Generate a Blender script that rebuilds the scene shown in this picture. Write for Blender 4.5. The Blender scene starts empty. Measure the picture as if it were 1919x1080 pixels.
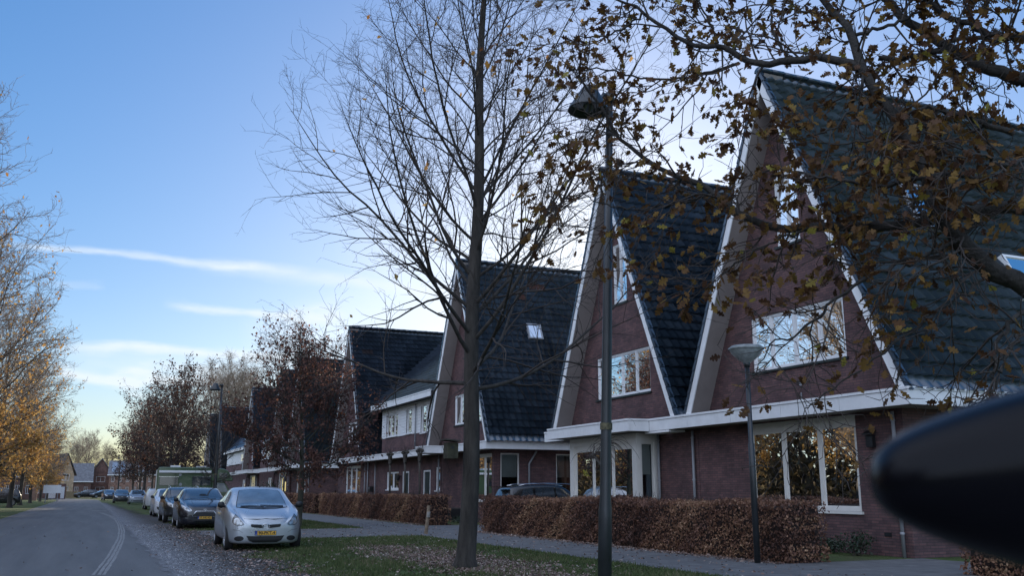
import bpy, math, random
import numpy as np
from mathutils import Vector, Matrix
from mathutils.bvhtree import BVHTree
# ------------------------------------------------------------------ camera, world, sun, exposure
sc = bpy.context.scene
COL = sc.collection
F = 1750.0; EYE = 1.4
PITCH = math.atan(380/F); PSI = math.atan(794/math.hypot(F, 380))
fw = np.array([math.sin(PSI)*math.cos(PITCH), math.cos(PSI)*math.cos(PITCH), math.sin(PITCH)])
rt = np.array([math.cos(PSI), -math.sin(PSI), 0.0]); upv = np.cross(rt, fw)
cam = bpy.data.cameras.new('camera'); camo = bpy.data.objects.new('camera', cam); COL.objects.link(camo)
cam.lens = F/1919*36; cam.sensor_width = 36; cam.clip_start = .05; cam.clip_end = 5000
camo.matrix_world = Matrix(((rt[0], upv[0], -fw[0], 0), (rt[1], upv[1], -fw[1], 0), (rt[2], upv[2], -fw[2], EYE), (0, 0, 0, 1)))
cam.dof.use_dof = True; cam.dof.focus_distance = 18; cam.dof.aperture_fstop = 9
sc.camera = camo
def at(u, v, d):                       # direction of a photo pixel, at horizontal distance d (metres)
    r = fw + rt*(u-960)/F - upv*(v-540)/F
    return np.array([0, 0, EYE]) + r*d/math.hypot(r[0], r[1])
sc.view_settings.view_transform = 'Standard'; sc.view_settings.look = 'None'
sc.view_settings.exposure = 1.1; sc.view_settings.gamma = 1
SAZ, SEL = math.radians(31.5), math.radians(13.5)
SUN = Vector((math.sin(SAZ)*math.cos(SEL), math.cos(SAZ)*math.cos(SEL), math.sin(SEL)))
sl = bpy.data.lights.new('sun', 'SUN'); sl.energy = 3.2; sl.angle = math.radians(.5); sl.color = (1, .86, .68)
so = bpy.data.objects.new('sun', sl); COL.objects.link(so); so.rotation_euler = SUN.to_track_quat('Z', 'Y').to_euler()
so.location = (0, 0, 60)
w = bpy.data.worlds.new('World'); sc.world = w; w.use_nodes = True
nt = w.node_tree; nt.nodes.clear()
def wn(t, **k):
    n = nt.nodes.new(t)
    for a, b in k.items(): setattr(n, a, b)
    return n
sky = wn('ShaderNodeTexSky'); sky.sky_type = 'NISHITA'; sky.sun_disc = False
sky.sun_elevation = SEL; sky.sun_rotation = SAZ; sky.air_density = 1.0; sky.dust_density = .5; sky.ozone_density = 2.0
bg = wn('ShaderNodeBackground'); bg.inputs[1].default_value = .12
wo = wn('ShaderNodeOutputWorld'); tc = wn('ShaderNodeTexCoord')
def mth(op, a, b=None, c=None, clamp=False):
    n = wn('ShaderNodeMath'); n.operation = op; n.use_clamp = clamp
    for i, x in enumerate((a, b, c)):
        if x is None: continue
        if isinstance(x, (int, float)): n.inputs[i].default_value = x
        else: nt.links.new(x, n.inputs[i])
    return n.outputs[0]
noi = wn('ShaderNodeTexNoise'); noi.inputs['Scale'].default_value = 9; noi.inputs['Detail'].default_value = 6
mp = wn('ShaderNodeMapping'); mp.inputs['Scale'].default_value = (1, 1, 3.5)
nt.links.new(tc.outputs['Generated'], mp.inputs[0]); nt.links.new(mp.outputs[0], noi.inputs['Vector'])
noi2 = wn('ShaderNodeTexNoise'); noi2.inputs['Scale'].default_value = 40; noi2.inputs['Detail'].default_value = 5
nt.links.new(mp.outputs[0], noi2.inputs['Vector'])
def vdot(vec):
    n = wn('ShaderNodeVectorMath'); n.operation = 'DOT_PRODUCT'; n.inputs[1].default_value = tuple(vec)
    nt.links.new(tc.outputs['Generated'], n.inputs[0]); return n.outputs['Value']
def px(u, v):
    r = fw + rt*(u-960)/F - upv*(v-540)/F; return r/np.linalg.norm(r)
def streak(a, b, width, amt, rough=.5, warp=.01):
    d1, d2 = px(*a), px(*b); m = np.cross(d1, d2); m /= np.linalg.norm(m)
    mid = d1+d2; mid /= np.linalg.norm(mid); t = np.cross(m, mid)
    hl = math.acos(np.clip(d1@d2, -1, 1))/2
    dist = mth('ADD', vdot(m), mth('MULTIPLY', mth('SUBTRACT', noi.outputs[0], .5), warp))
    acr = mth('SUBTRACT', 1, mth('DIVIDE', mth('ABSOLUTE', dist), width), clamp=True)
    al = mth('DIVIDE', mth('ABSOLUTE', vdot(t)), hl)
    alo = mth('MULTIPLY', mth('SUBTRACT', 1.25, al), 2.2, clamp=True)
    fr = mth('GREATER_THAN', vdot(mid), .5)
    tx = mth('ADD', 1-rough, mth('MULTIPLY', noi2.outputs[0], rough*1.6))
    acr = mth('MULTIPLY', mth('MULTIPLY', acr, acr), mth('SUBTRACT', 3, mth('MULTIPLY', acr, 2)))
    return mth('MULTIPLY', mth('MULTIPLY', mth('MULTIPLY', acr, alo), mth('MULTIPLY', fr, tx)), amt)
nrm0 = lambda v: v/np.linalg.norm(v)
tot = None
for s in [((40, 455), (470, 505), .0062, .55, .6, .02), ((430, 503), (900, 560), .011, .5, .6, .02), ((100, 535), (190, 535), .008, .16, .7, .04),
          ((340, 575), (620, 600), .012, .65, .8, .05), ((150, 652), (600, 675), .010, .65, .7, .03), ((110, 690), (260, 722), .012, .9, .8, .04),
          ((230, 702), (470, 718), .012, .85, .8, .05), ((130, 672), (480, 700), .024, .3, .5, .05), ((245, 738), (290, 742), .004, .3, .8, .02), ((500, 640), (900, 600), .05, .45, .7, .08),
          ((1100, 300), (1500, 225), .0022, .3, .6, .004), ((700, 480), (1250, 400), .10, .3, .5, .1)]:
    f = streak(*s); tot = f if tot is None else mth('ADD', tot, f)
tot = mth('MINIMUM', tot, .8)
mixc = wn('ShaderNodeMix'); mixc.data_type = 'RGBA'
mixc.inputs[7].default_value = (3.6, 3.9, 4.2, 1)
gmm = wn('ShaderNodeGamma'); gmm.inputs[1].default_value = .64; nt.links.new(sky.outputs[0], gmm.inputs[0])
hsv = wn('ShaderNodeHueSaturation'); hsv.inputs['Saturation'].default_value = 1.68; hsv.inputs['Value'].default_value = 1.0; nt.links.new(gmm.outputs[0], hsv.inputs['Color'])
nt.links.new(tot, mixc.inputs[0]); wb = wn('ShaderNodeMix'); wb.data_type = 'RGBA'; wb.blend_type = 'MULTIPLY'; wb.inputs[0].default_value = 1; wb.inputs[7].default_value = (.79, .90, 1.14, 1)
nt.links.new(hsv.outputs[0], wb.inputs[6]); nt.links.new(wb.outputs[2], mixc.inputs[6])
# added fill light: bright veil in unseen sky behind the camera, brightens shaded facades
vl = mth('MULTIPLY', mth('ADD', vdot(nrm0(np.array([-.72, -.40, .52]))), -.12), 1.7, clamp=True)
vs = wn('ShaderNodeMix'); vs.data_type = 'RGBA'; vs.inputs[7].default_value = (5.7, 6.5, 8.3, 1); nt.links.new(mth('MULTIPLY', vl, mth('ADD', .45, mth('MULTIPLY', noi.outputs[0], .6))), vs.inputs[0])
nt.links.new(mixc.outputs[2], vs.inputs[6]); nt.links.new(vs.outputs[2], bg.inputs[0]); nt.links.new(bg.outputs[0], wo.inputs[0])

# ------------------------------------------------------------------ helpers
rng = np.random.default_rng(7); random.seed(7)
def tag(o, label=None, cat=None, group=None, kind=None):
    if label: o['label'] = label
    if cat: o['category'] = cat
    if group: o['group'] = group
    if kind: o['kind'] = kind
    return o
def thing(name, label, cat, loc=(0, 0, 0), group=None):
    o = bpy.data.objects.new(name, None); COL.objects.link(o); o.location = loc; o.empty_display_size = .1
    return tag(o, label, cat, group)
WL = {}
def wloc(p):
    l = Vector((0, 0, 0))
    while p: l = l + p.location; p = p.parent
    return np.array(l)
def from_arrays(name, V, polys, mats, parent=None, smooth=False, attr=None, mi=None):
    """polys: list of (n x k int arrays)"""
    me = bpy.data.meshes.new(name)
    V = np.asarray(V, float).reshape(-1, 3) - wloc(parent)
    me.vertices.add(len(V)); me.vertices.foreach_set('co', V.ravel())
    polys = [np.asarray(p, np.int32) for p in polys if len(p)]
    li = np.concatenate([p.ravel() for p in polys]); tl = np.concatenate([np.full(len(p), p.shape[1]) for p in polys])
    me.loops.add(len(li)); me.loops.foreach_set('vertex_index', li.astype(np.int32))
    me.polygons.add(len(tl)); st = np.concatenate([[0], np.cumsum(tl)[:-1]])
    me.polygons.foreach_set('loop_start', st.astype(np.int32)); me.polygons.foreach_set('loop_total', tl.astype(np.int32))
    if mi is not None: me.polygons.foreach_set('material_index', np.asarray(mi, np.int32))
    if smooth: me.polygons.foreach_set('use_smooth', np.ones(len(tl), bool))
    me.update(calc_edges=True)
    if attr is not None:
        dom = 'FACE' if len(attr) == len(tl) else 'POINT'
        a = me.attributes.new('rnd', 'FLOAT', dom); a.data.foreach_set('value', np.asarray(attr, np.float32))
    for m in (mats if isinstance(mats, (list, tuple)) else [mats]): me.materials.append(m)
    o = bpy.data.objects.new(name, me); COL.objects.link(o)
    if parent: o.parent = parent
    return o
class MB:
    def __init__(s): s.v = []; s.f = []
    def add(s, vs, fs):
        n = len(s.v); s.v += [tuple(map(float, p)) for p in vs]; s.f += [tuple(i+n for i in f) for f in fs]; return s
    def box(s, a, b, c, d, e, f):
        x0, x1, y0, y1, z0, z1 = min(a, b), max(a, b), min(c, d), max(c, d), min(e, f), max(e, f)
        return s.add([(x0, y0, z0), (x1, y0, z0), (x1, y1, z0), (x0, y1, z0), (x0, y0, z1), (x1, y0, z1), (x1, y1, z1), (x0, y1, z1)],
                     [(0, 3, 2, 1), (4, 5, 6, 7), (0, 1, 5, 4), (1, 2, 6, 5), (2, 3, 7, 6), (3, 0, 4, 7)])
    def quad(s, *p): return s.add(p, [tuple(range(len(p)))])
    def prism(s, poly, d):             # poly: 3d points, d: extrusion vector
        n = len(poly); p = [tuple(q) for q in poly]; q = [tuple(np.array(a)+np.array(d)) for a in p]
        return s.add(p+q, [tuple(range(n))[::-1], tuple(range(n, 2*n))]+[(i, (i+1) % n, n+(i+1) % n, n+i) for i in range(n)])
    def tube(s, pts, rad, n=8, cap=True):
        pts = [np.array(p, float) for p in pts]; k = len(pts)
        if not hasattr(rad, '__len__'): rad = [rad]*k
        b = len(s.v)
        for i, p in enumerate(pts):
            t = pts[min(i+1, k-1)]-pts[max(i-1, 0)]; t /= np.linalg.norm(t)+1e-9
            r = np.array([0, 0, 1.]) if abs(t[2]) < .85 else np.array([1., 0, 0])
            a = np.cross(t, r); a /= np.linalg.norm(a); c = np.cross(t, a)
            for j in range(n):
                th = 2*math.pi*j/n; s.v.append(tuple(p+rad[i]*(a*math.cos(th)+c*math.sin(th))))
        for i in range(k-1):
            for j in range(n): s.f.append((b+i*n+j, b+i*n+(j+1) % n, b+(i+1)*n+(j+1) % n, b+(i+1)*n+j))
        if cap: s.f.append(tuple(b+j for j in range(n))[::-1]); s.f.append(tuple(b+(k-1)*n+j for j in range(n)))
        return s
    def lathe(s, prof, c=(0, 0, 0), n=20, axis='z'):
        b = len(s.v)
        for r, z in prof:
            for j in range(n):
                th = 2*math.pi*j/n; q = (r*math.cos(th), r*math.sin(th), z)
                if axis == 'y': q = (q[0], q[2], q[1])
                if axis == 'x': q = (q[2], q[0], q[1])
                s.v.append((q[0]+c[0], q[1]+c[1], q[2]+c[2]))
        for i in range(len(prof)-1):
            for j in range(n): s.f.append((b+i*n+j, b+i*n+(j+1) % n, b+(i+1)*n+(j+1) % n, b+(i+1)*n+j))
        return s
    def build(s, name, mat, parent=None, smooth=False, bevel=0, label=None):
        me = bpy.data.meshes.new(name); l = wloc(parent)
        me.from_pydata([(x-l[0], y-l[1], z-l[2]) for x, y, z in s.v], [], s.f); me.update()
        me.materials.append(mat)
        if smooth:
            me.polygons.foreach_set('use_smooth', [True]*len(me.polygons))
        o = bpy.data.objects.new(name, me); COL.objects.link(o)
        if parent: o.parent = parent
        if bevel:
            b = o.modifiers.new('b', 'BEVEL'); b.width = bevel; b.segments = 2; b.limit_method = 'ANGLE'
        if label: o['label'] = label
        return o
def copy_tree(o, parent=None):
    c = o.copy(); COL.objects.link(c); c.parent = parent
    for ch in list(o.children): copy_tree(ch, c)
    return c
# ------------------------------------------------------------------ materials
def newmat(name):
    m = bpy.data.materials.new(name); m.use_nodes = True; n = m.node_tree; b = n.nodes['Principled BSDF']; return m, n, b
def nd(n, t, **k):
    x = n.nodes.new(t)
    for a, b in k.items():
        if a.startswith('_'): setattr(x, a[1:], b)
        else: x.inputs[a.replace('__', ' ')].default_value = b
    return x
def c4(c): return (c[0], c[1], c[2], 1)
def ramp(n, fac, stops):
    r = n.nodes.new('ShaderNodeValToRGB'); n.links.new(fac, r.inputs[0])
    while len(r.color_ramp.elements) < len(stops): r.color_ramp.elements.new(.5)
    for e, (p, c) in zip(r.color_ramp.elements, stops): e.position = p; e.color = c4(c)
    return r.outputs[0]
def M(name, col, rough=.6, metal=0, var=.12, scale=3., bump=0, bscale=40., coat=0, spec=.5, stretch=(1, 1, 1), col2=None, detail=6):
    m, n, b = newmat(name); b.inputs['Roughness'].default_value = rough; b.inputs['Metallic'].default_value = metal
    b.inputs['Specular IOR Level'].default_value = spec
    if coat: b.inputs['Coat Weight'].default_value = coat; b.inputs['Coat Roughness'].default_value = .04
    t = nd(n, 'ShaderNodeTexCoord'); mpn = nd(n, 'ShaderNodeMapping', Scale=stretch); n.links.new(t.outputs['Object'], mpn.inputs[0])
    no = nd(n, 'ShaderNodeTexNoise', Scale=scale, Detail=detail, Roughness=.65); n.links.new(mpn.outputs[0], no.inputs['Vector'])
    lo = [max(0, x*(1-var*1.6)) for x in col]; hi = [min(1, x*(1+var*1.6)) for x in (col2 or col)]
    n.links.new(ramp(n, no.outputs[0], [(.3, lo), (.7, hi)]), b.inputs['Base Color'])
    if bump:
        n2 = nd(n, 'ShaderNodeTexNoise', Scale=bscale, Detail=4); n.links.new(mpn.outputs[0], n2.inputs['Vector'])
        bp = nd(n, 'ShaderNodeBump', Strength=bump, Distance=.02); n.links.new(n2.outputs[0], bp.inputs['Height']); n.links.new(bp.outputs[0], b.inputs['Normal'])
    return m
def brick_mat(name, c1, c2, mortar):
    m, n, b = newmat(name); b.inputs['Roughness'].default_value = .85
    g = nd(n, 'ShaderNodeNewGeometry'); s = nd(n, 'ShaderNodeSeparateXYZ'); n.links.new(g.outputs['Position'], s.inputs[0])
    a = nd(n, 'ShaderNodeMath', _operation='ADD'); n.links.new(s.outputs[0], a.inputs[0]); n.links.new(s.outputs[1], a.inputs[1])
    c = nd(n, 'ShaderNodeCombineXYZ'); n.links.new(a.outputs[0], c.inputs[0]); n.links.new(s.outputs[2], c.inputs[1])
    br = nd(n, 'ShaderNodeTexBrick', Scale=1., Color1=c4(c1), Color2=c4(c2), Mortar=c4(mortar)); br.inputs['Mortar Size'].default_value = .007
    br.inputs['Brick Width'].default_value = .22; br.inputs['Row Height'].default_value = .062; br.inputs['Mortar Smooth'].default_value = .3
    n.links.new(c.outputs[0], br.inputs['Vector'])
    no = nd(n, 'ShaderNodeTexNoise', Scale=1.3, Detail=8, Roughness=.7); n.links.new(c.outputs[0], no.inputs['Vector'])
    mx = nd(n, 'ShaderNodeMix', _data_type='RGBA', _blend_type='MULTIPLY'); mx.inputs[0].default_value = 1
    n.links.new(br.outputs[0], mx.inputs[6]); n.links.new(ramp(n, no.outputs[0], [(.25, (.45, .47, .52)), (.75, (1.6, 1.5, 1.48))]), mx.inputs[7])
    n.links.new(mx.outputs[2], b.inputs['Base Color'])
    bp = nd(n, 'ShaderNodeBump', Strength=.7, Distance=.012); bp.invert = True; n.links.new(br.outputs['Fac'], bp.inputs['Height']); n.links.new(bp.outputs[0], b.inputs['Normal'])
    return m
def attr_mat(name, stops, rough=.6, spec=.5, transl=0, noise=0, coat=0):
    m, n, b = newmat(name); b.inputs['Roughness'].default_value = rough; b.inputs['Specular IOR Level'].default_value = spec
    a = nd(n, 'ShaderNodeAttribute', _attribute_name='rnd'); r = ramp(n, a.outputs['Fac'], stops)
    if noise:
        t = nd(n, 'ShaderNodeTexCoord'); no = nd(n, 'ShaderNodeTexNoise', Scale=noise, Detail=5); n.links.new(t.outputs['Object'], no.inputs['Vector'])
        mx = nd(n, 'ShaderNodeMix', _data_type='RGBA', _blend_type='MULTIPLY'); mx.inputs[0].default_value = 1
        n.links.new(r, mx.inputs[6]); n.links.new(ramp(n, no.outputs[0], [(.3, (.6, .62, .6)), (.7, (1.4, 1.35, 1.3))]), mx.inputs[7]); r = mx.outputs[2]
    n.links.new(r, b.inputs['Base Color'])
    if transl:
        tr = nd(n, 'ShaderNodeBsdfTranslucent'); n.links.new(r, tr.inputs[0]); ms = nd(n, 'ShaderNodeMixShader', Fac=transl)
        n.links.new(b.outputs[0], ms.inputs[1]); n.links.new(tr.outputs[0], ms.inputs[2]); n.links.new(ms.outputs[0], n.nodes['Material Output'].inputs[0])
    if coat: b.inputs['Coat Weight'].default_value = coat
    return m
def glass_mat(name, tint=(.75, .8, .8), boost=2.0, rough=.0, wav=.0):
    m, n, b = newmat(name); n.nodes.remove(b)
    tr = nd(n, 'ShaderNodeBsdfTransparent', Color=c4(tint)); gl = nd(n, 'ShaderNodeBsdfGlossy', Color=(1, 1, 1, 1), Roughness=rough)
    fr = nd(n, 'ShaderNodeFresnel', IOR=1.5); mu = nd(n, 'ShaderNodeMath', _operation='MULTIPLY', _use_clamp=True); mu.inputs[1].default_value = boost
    n.links.new(fr.outputs[0], mu.inputs[0]); ms = nd(n, 'ShaderNodeMixShader'); n.links.new(mu.outputs[0], ms.inputs[0])
    n.links.new(tr.outputs[0], ms.inputs[1]); n.links.new(gl.outputs[0], ms.inputs[2]); n.links.new(ms.outputs[0], n.nodes['Material Output'].inputs[0])
    if wav:
        g = nd(n, 'ShaderNodeNewGeometry'); no = nd(n, 'ShaderNodeTexNoise', Scale=1.5, Detail=1); n.links.new(g.outputs['Position'], no.inputs['Vector'])
        bp = nd(n, 'ShaderNodeBump', Strength=wav, Distance=.02); n.links.new(no.outputs[0], bp.inputs['Height']); n.links.new(bp.outputs[0], gl.inputs['Normal'])
    return m
BRICK = brick_mat('dark_red_brick', (.155, .084, .080), (.095, .055, .058), (.055, .047, .05))
BRICK2 = brick_mat('far_brick', (.30, .17, .12), (.24, .14, .10), (.25, .2, .17))
BRICK3 = brick_mat('brown_brick', (.2, .11, .085), (.15, .085, .07), (.12, .1, .09))
TILE = attr_mat('glazed_roof_tile', [(0, (.026, .044, .07)), (.5, (.042, .066, .10)), (.93, (.062, .09, .13)), (.95, (.10, .06, .062)), (1, (.13, .066, .055))], rough=.24, spec=.8, noise=.5)
TILEB = attr_mat('blue_roof_tile', [(0, (.022, .032, .05)), (.9, (.036, .052, .078)), (.97, (.05, .04, .045)), (1, (.07, .045, .04))], rough=.3, spec=.7, noise=.6)
WHITE = M('white_trim_paint', (.8, .81, .82), .45, var=.05, scale=2, bump=.05)
CREAM = M('cream_frame_paint', (.74, .72, .68), .4, var=.04, scale=2)
SOFFIT = M('taupe_soffit_board', (.30, .265, .25), .6, var=.06, scale=2)
SIDING = M('white_siding', (.8, .81, .82), .5, var=.05, scale=2)
PIPE = M('grey_downpipe', (.27, .28, .30), .4, var=.06)
DARKP = M('dark_green_paint', (.02, .03, .028), .45, var=.1)
FLAT = M('bitumen_roofing', (.05, .05, .055), .9, var=.2)
DARK = M('dark_plastic', (.012, .013, .015), .5, var=.1)
CONC = M('concrete', (.3, .29, .27), .9, var=.2, scale=5, bump=.3)
INT = M('interior_plaster', (.22, .2, .18), .9, var=.1)
CURT = M('pale_curtain', (.5, .49, .46), .9, var=.12, scale=2, stretch=(12, 12, .2))
BLIND = M('grey_roller_blind', (.36, .37, .36), .9, var=.04)
GREYC = M('grey_blue_curtain', (.20, .23, .27), .9, var=.15, scale=2, stretch=(12, 12, .2))
GLASS = glass_mat('window_glass', boost=1.05, wav=.05)
SKYG = glass_mat('skylight_glass', tint=(.3, .4, .5), boost=2.5)
BARK = M('grey_brown_bark', (.06, .054, .046), .95, var=.35, scale=6, bump=.9, bscale=22, stretch=(1, 1, .22))
BARKM = M('dark_oak_bark', (.042, .037, .032), .95, var=.4, scale=7, bump=.9, bscale=24, stretch=(1, 1, .22))
BARKD = M('dark_wet_bark', (.032, .029, .026), .9, var=.4, scale=9, bump=.9, bscale=30)
BARKG = M('green_grey_bark', (.06, .06, .045), .95, var=.35, scale=6, bump=.8, bscale=22, stretch=(1, 1, .25))
TWIG = M('twig_bark', (.05, .04, .035), .9, var=.2)
TWIGP = M('pale_twig_bark', (.27, .21, .155), .9, var=.2)
LEAFB = attr_mat('brown_oak_leaf', [(0, (.06, .028, .016)), (.4, (.125, .06, .024)), (.75, (.18, .10, .03)), (.94, (.26, .15, .035)), (1, (.3, .26, .05))], rough=.6, transl=.4, spec=.3)
LEAFR = attr_mat('red_brown_leaf', [(0, (.075, .04, .036)), (.6, (.155, .08, .066)), (.95, (.2, .105, .075)), (1, (.36, .14, .06))], rough=.7, transl=.35, spec=.2)
LEAFD = attr_mat('dark_brown_leaf', [(0, (.04, .026, .022)), (.7, (.09, .052, .042)), (.95, (.14, .075, .05)), (1, (.3, .12, .05))], rough=.7, transl=.3, spec=.2)
LEAFG = attr_mat('golden_leaf', [(0, (.28, .14, .045)), (.5, (.42, .25, .08)), (1, (.56, .38, .14))], rough=.7, transl=.5, spec=.2)
LEAFH = attr_mat('beech_hedge_leaf', [(0, (.09, .045, .034)), (.45, (.21, .105, .07)), (.8, (.34, .19, .11)), (1, (.46, .3, .18))], rough=.6, transl=.2, spec=.35)
LEAFY = attr_mat('yellow_green_leaf', [(0, (.28, .3, .05)), (1, (.5, .42, .08))], rough=.6, transl=.4)
LITTER = attr_mat('fallen_leaf', [(0, (.08, .05, .04)), (.5, (.22, .145, .115)), (.85, (.36, .27, .23)), (1, (.5, .43, .38))], rough=.8, transl=.1)
GRASSB = attr_mat('grass_blade', [(0, (.06, .075, .03)), (.6, (.092, .125, .045)), (.9, (.14, .15, .07)), (1, (.24, .2, .12))], rough=.7, transl=.25, spec=.2)
WOODL = attr_mat('woodland_leaf', [(0, (.02, .018, .012)), (.5, (.08, .06, .03)), (.8, (.12, .09, .05)), (1, (.2, .16, .08))], rough=.8, transl=.3)
SHRUB = attr_mat('dark_shrub_leaf', [(0, (.012, .028, .014)), (1, (.035, .06, .03))], rough=.5, transl=.15)
# ------------------------------------------------------------------ ground, road, paths
def ground_mat():
    m, n, b = newmat('turf_soil'); b.inputs['Roughness'].default_value = .95; b.inputs['Specular IOR Level'].default_value = .2
    g = nd(n, 'ShaderNodeNewGeometry'); n1 = nd(n, 'ShaderNodeTexNoise', Scale=.45, Detail=7, Roughness=.7); n.links.new(g.outputs['Position'], n1.inputs['Vector'])
    n2 = nd(n, 'ShaderNodeTexNoise', Scale=14., Detail=8, Roughness=.8); n.links.new(g.outputs['Position'], n2.inputs['Vector'])
    mx = nd(n, 'ShaderNodeMix', _data_type='RGBA', _blend_type='MULTIPLY'); mx.inputs[0].default_value = 1
    n.links.new(ramp(n, n1.outputs[0], [(.32, (.09, .08, .05)), (.5, (.07, .095, .035)), (.7, (.08, .125, .04))]), mx.inputs[6])
    n.links.new(ramp(n, n2.outputs[0], [(.3, (.5, .5, .5)), (.7, (1.5, 1.5, 1.4))]), mx.inputs[7]); n.links.new(mx.outputs[2], b.inputs['Base Color'])
    bp = nd(n, 'ShaderNodeBump', Strength=.8, Distance=.05); n.links.new(n2.outputs[0], bp.inputs['Height']); n.links.new(bp.outputs[0], b.inputs['Normal']); return m
def asphalt_mat():
    m, n, b = newmat('asphalt'); b.inputs['Roughness'].default_value = .72; b.inputs['Specular IOR Level'].default_value = .35
    g = nd(n, 'ShaderNodeNewGeometry'); mpn = nd(n, 'ShaderNodeMapping', Scale=(1.2, .07, 1)); n.links.new(g.outputs['Position'], mpn.inputs[0])
    n1 = nd(n, 'ShaderNodeTexNoise', Scale=1.4, Detail=6, Roughness=.6); n.links.new(mpn.outputs[0], n1.inputs['Vector'])
    n2 = nd(n, 'ShaderNodeTexNoise', Scale=60., Detail=8, Roughness=.9); n.links.new(g.outputs['Position'], n2.inputs['Vector'])
    mx = nd(n, 'ShaderNodeMix', _data_type='RGBA', _blend_type='MULTIPLY'); mx.inputs[0].default_value = 1
    n.links.new(ramp(n, n1.outputs[0], [(.3, (.075, .077, .08)), (.7, (.13, .13, .132))]), mx.inputs[6])
    n.links.new(ramp(n, n2.outputs[0], [(.35, (.65, .65, .65)), (.65, (1.4, 1.4, 1.4))]), mx.inputs[7]); n.links.new(mx.outputs[2], b.inputs['Base Color'])
    bp = nd(n, 'ShaderNodeBump', Strength=.35, Distance=.01); n.links.new(n2.outputs[0], bp.inputs['Height']); n.links.new(bp.outputs[0], b.inputs['Normal']); return m
def grit_mat():
    m, n, b = newmat('grit_and_mud'); b.inputs['Roughness'].default_value = .85
    g = nd(n, 'ShaderNodeNewGeometry'); n1 = nd(n, 'ShaderNodeTexNoise', Scale=9., Detail=9, Roughness=.85); n.links.new(g.outputs['Position'], n1.inputs['Vector'])
    s = nd(n, 'ShaderNodeSeparateXYZ'); n.links.new(g.outputs['Position'], s.inputs[0])
    n3 = nd(n, 'ShaderNodeTexNoise', Scale=.9, Detail=5); n.links.new(g.outputs['Position'], n3.inputs['Vector'])
    a = nd(n, 'ShaderNodeMath', _operation='MULTIPLY_ADD'); n.links.new(n3.outputs[0], a.inputs[0]); a.inputs[1].default_value = 1.1; n.links.new(s.outputs[0], a.inputs[2])
    mr = nd(n, 'ShaderNodeMapRange'); mr.inputs[1].default_value = 2.1; mr.inputs[2].default_value = 3.3; n.links.new(a.outputs[0], mr.inputs[0])
    pale = ramp(n, n1.outputs[0], [(.42, (.07, .07, .075)), (.52, (.16, .165, .18)), (.66, (.42, .43, .45))])
    mud = ramp(n, n1.outputs[0], [(.35, (.022, .018, .016)), (.6, (.06, .05, .042)), (.75, (.18, .15, .13))])
    mx = nd(n, 'ShaderNodeMix', _data_type='RGBA'); n.links.new(mr.outputs[0], mx.inputs[0]); n.links.new(pale, mx.inputs[6]); n.links.new(mud, mx.inputs[7])
    n.links.new(mx.outputs[2], b.inputs['Base Color'])
    bp = nd(n, 'ShaderNodeBump', Strength=1, Distance=.03); n.links.new(n1.outputs[0], bp.inputs['Height']); n.links.new(bp.outputs[0], b.inputs['Normal']); return m
def paving_mat():
    m, n, b = newmat('paving_bricks'); b.inputs['Roughness'].default_value = .8
    g = nd(n, 'ShaderNodeNewGeometry'); br = nd(n, 'ShaderNodeTexBrick', Scale=1., Color1=(.125, .124, .125, 1), Color2=(.095, .095, .097, 1), Mortar=(.05, .05, .048, 1))
    br.inputs['Brick Width'].default_value = .3; br.inputs['Row Height'].default_value = .3; br.inputs['Mortar Size'].default_value = .006
    n.links.new(g.outputs['Position'], br.inputs['Vector']); no = nd(n, 'ShaderNodeTexNoise', Scale=2.5, Detail=8, Roughness=.7); n.links.new(g.outputs['Position'], no.inputs['Vector'])
    mx = nd(n, 'ShaderNodeMix', _data_type='RGBA', _blend_type='MULTIPLY'); mx.inputs[0].default_value = 1
    n.links.new(br.outputs[0], mx.inputs[6]); n.links.new(ramp(n, no.outputs[0], [(.3, (.7, .7, .7)), (.7, (1.3, 1.3, 1.3))]), mx.inputs[7]); n.links.new(mx.outputs[2], b.inputs['Base Color']); return m
GROUND, ASPH, GRIT, PAVE = ground_mat(), asphalt_mat(), grit_mat(), paving_mat()
MARK = M('worn_road_marking', (.11, .112, .115), .8, var=.2, scale=25, col2=(.26, .26, .26))
def sheet(name, pts, z, mat, **k):
    o = MB().quad(*[(x, y, z) for x, y in pts]).build(name, mat); tag(o, kind='structure', **k); return o
def strip(name, left, right, z, mat, label=None, cat=None, kind='structure'):
    n = len(left); o = from_arrays(name, [(x, y, z) for x, y in left]+[(x, y, z) for x, y in right], [[(i, n+i, n+i+1, i+1) for i in range(n-1)]], mat)
    return tag(o, label, cat, kind=kind)
sheet('ground', [(-900, -300), (900, -300), (900, 1500), (-900, 1500)], 0, GROUND)
def jit(ys, x, a): return [(x+a*(random.random()-.5)*(1 if i else 1), y) for i, y in enumerate(ys)]
ysr = list(np.arange(-20, 190, 2.0))
def roadx(y, x): return x - (max(0, y-150)**2)*.0035
strip('road', [(roadx(y, -3.85)+.05*random.uniform(-1, 1), y) for y in ysr]+[(-45, 214), (-80, 216)], [(roadx(y, 1.55), y) for y in ysr]+[(-38, 222), (-80, 224)], .008, ASPH)
sheet('side_road', [(-80, 204), (60, 204), (60, 212), (-80, 212)], .012, ASPH)
ysg = list(np.arange(2, 120, .35))
strip('gravel_verge', [(1.38+.10*random.uniform(-1, 1), y) for y in ysg], [((3.6 if y < 27 else 3.9 if y < 60 else 3.0)+.35*math.sin(y*1.7)+.22*random.uniform(-1, 1)-(y > 60)*.02*(y-60), y) for y in ysg], .014, GRIT)
strip('crossing_path', [(3.4+.2*random.random(), y) for y in np.linspace(28.7, 35.4, 12)], [(9.7, y) for y in np.linspace(28.7, 35.4, 12)], .017, PAVE)
sheet('sidewalk', [(9.6, -5), (12.35, -5), (12.35, 120), (9.6, 120)], .021, PAVE)
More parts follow.
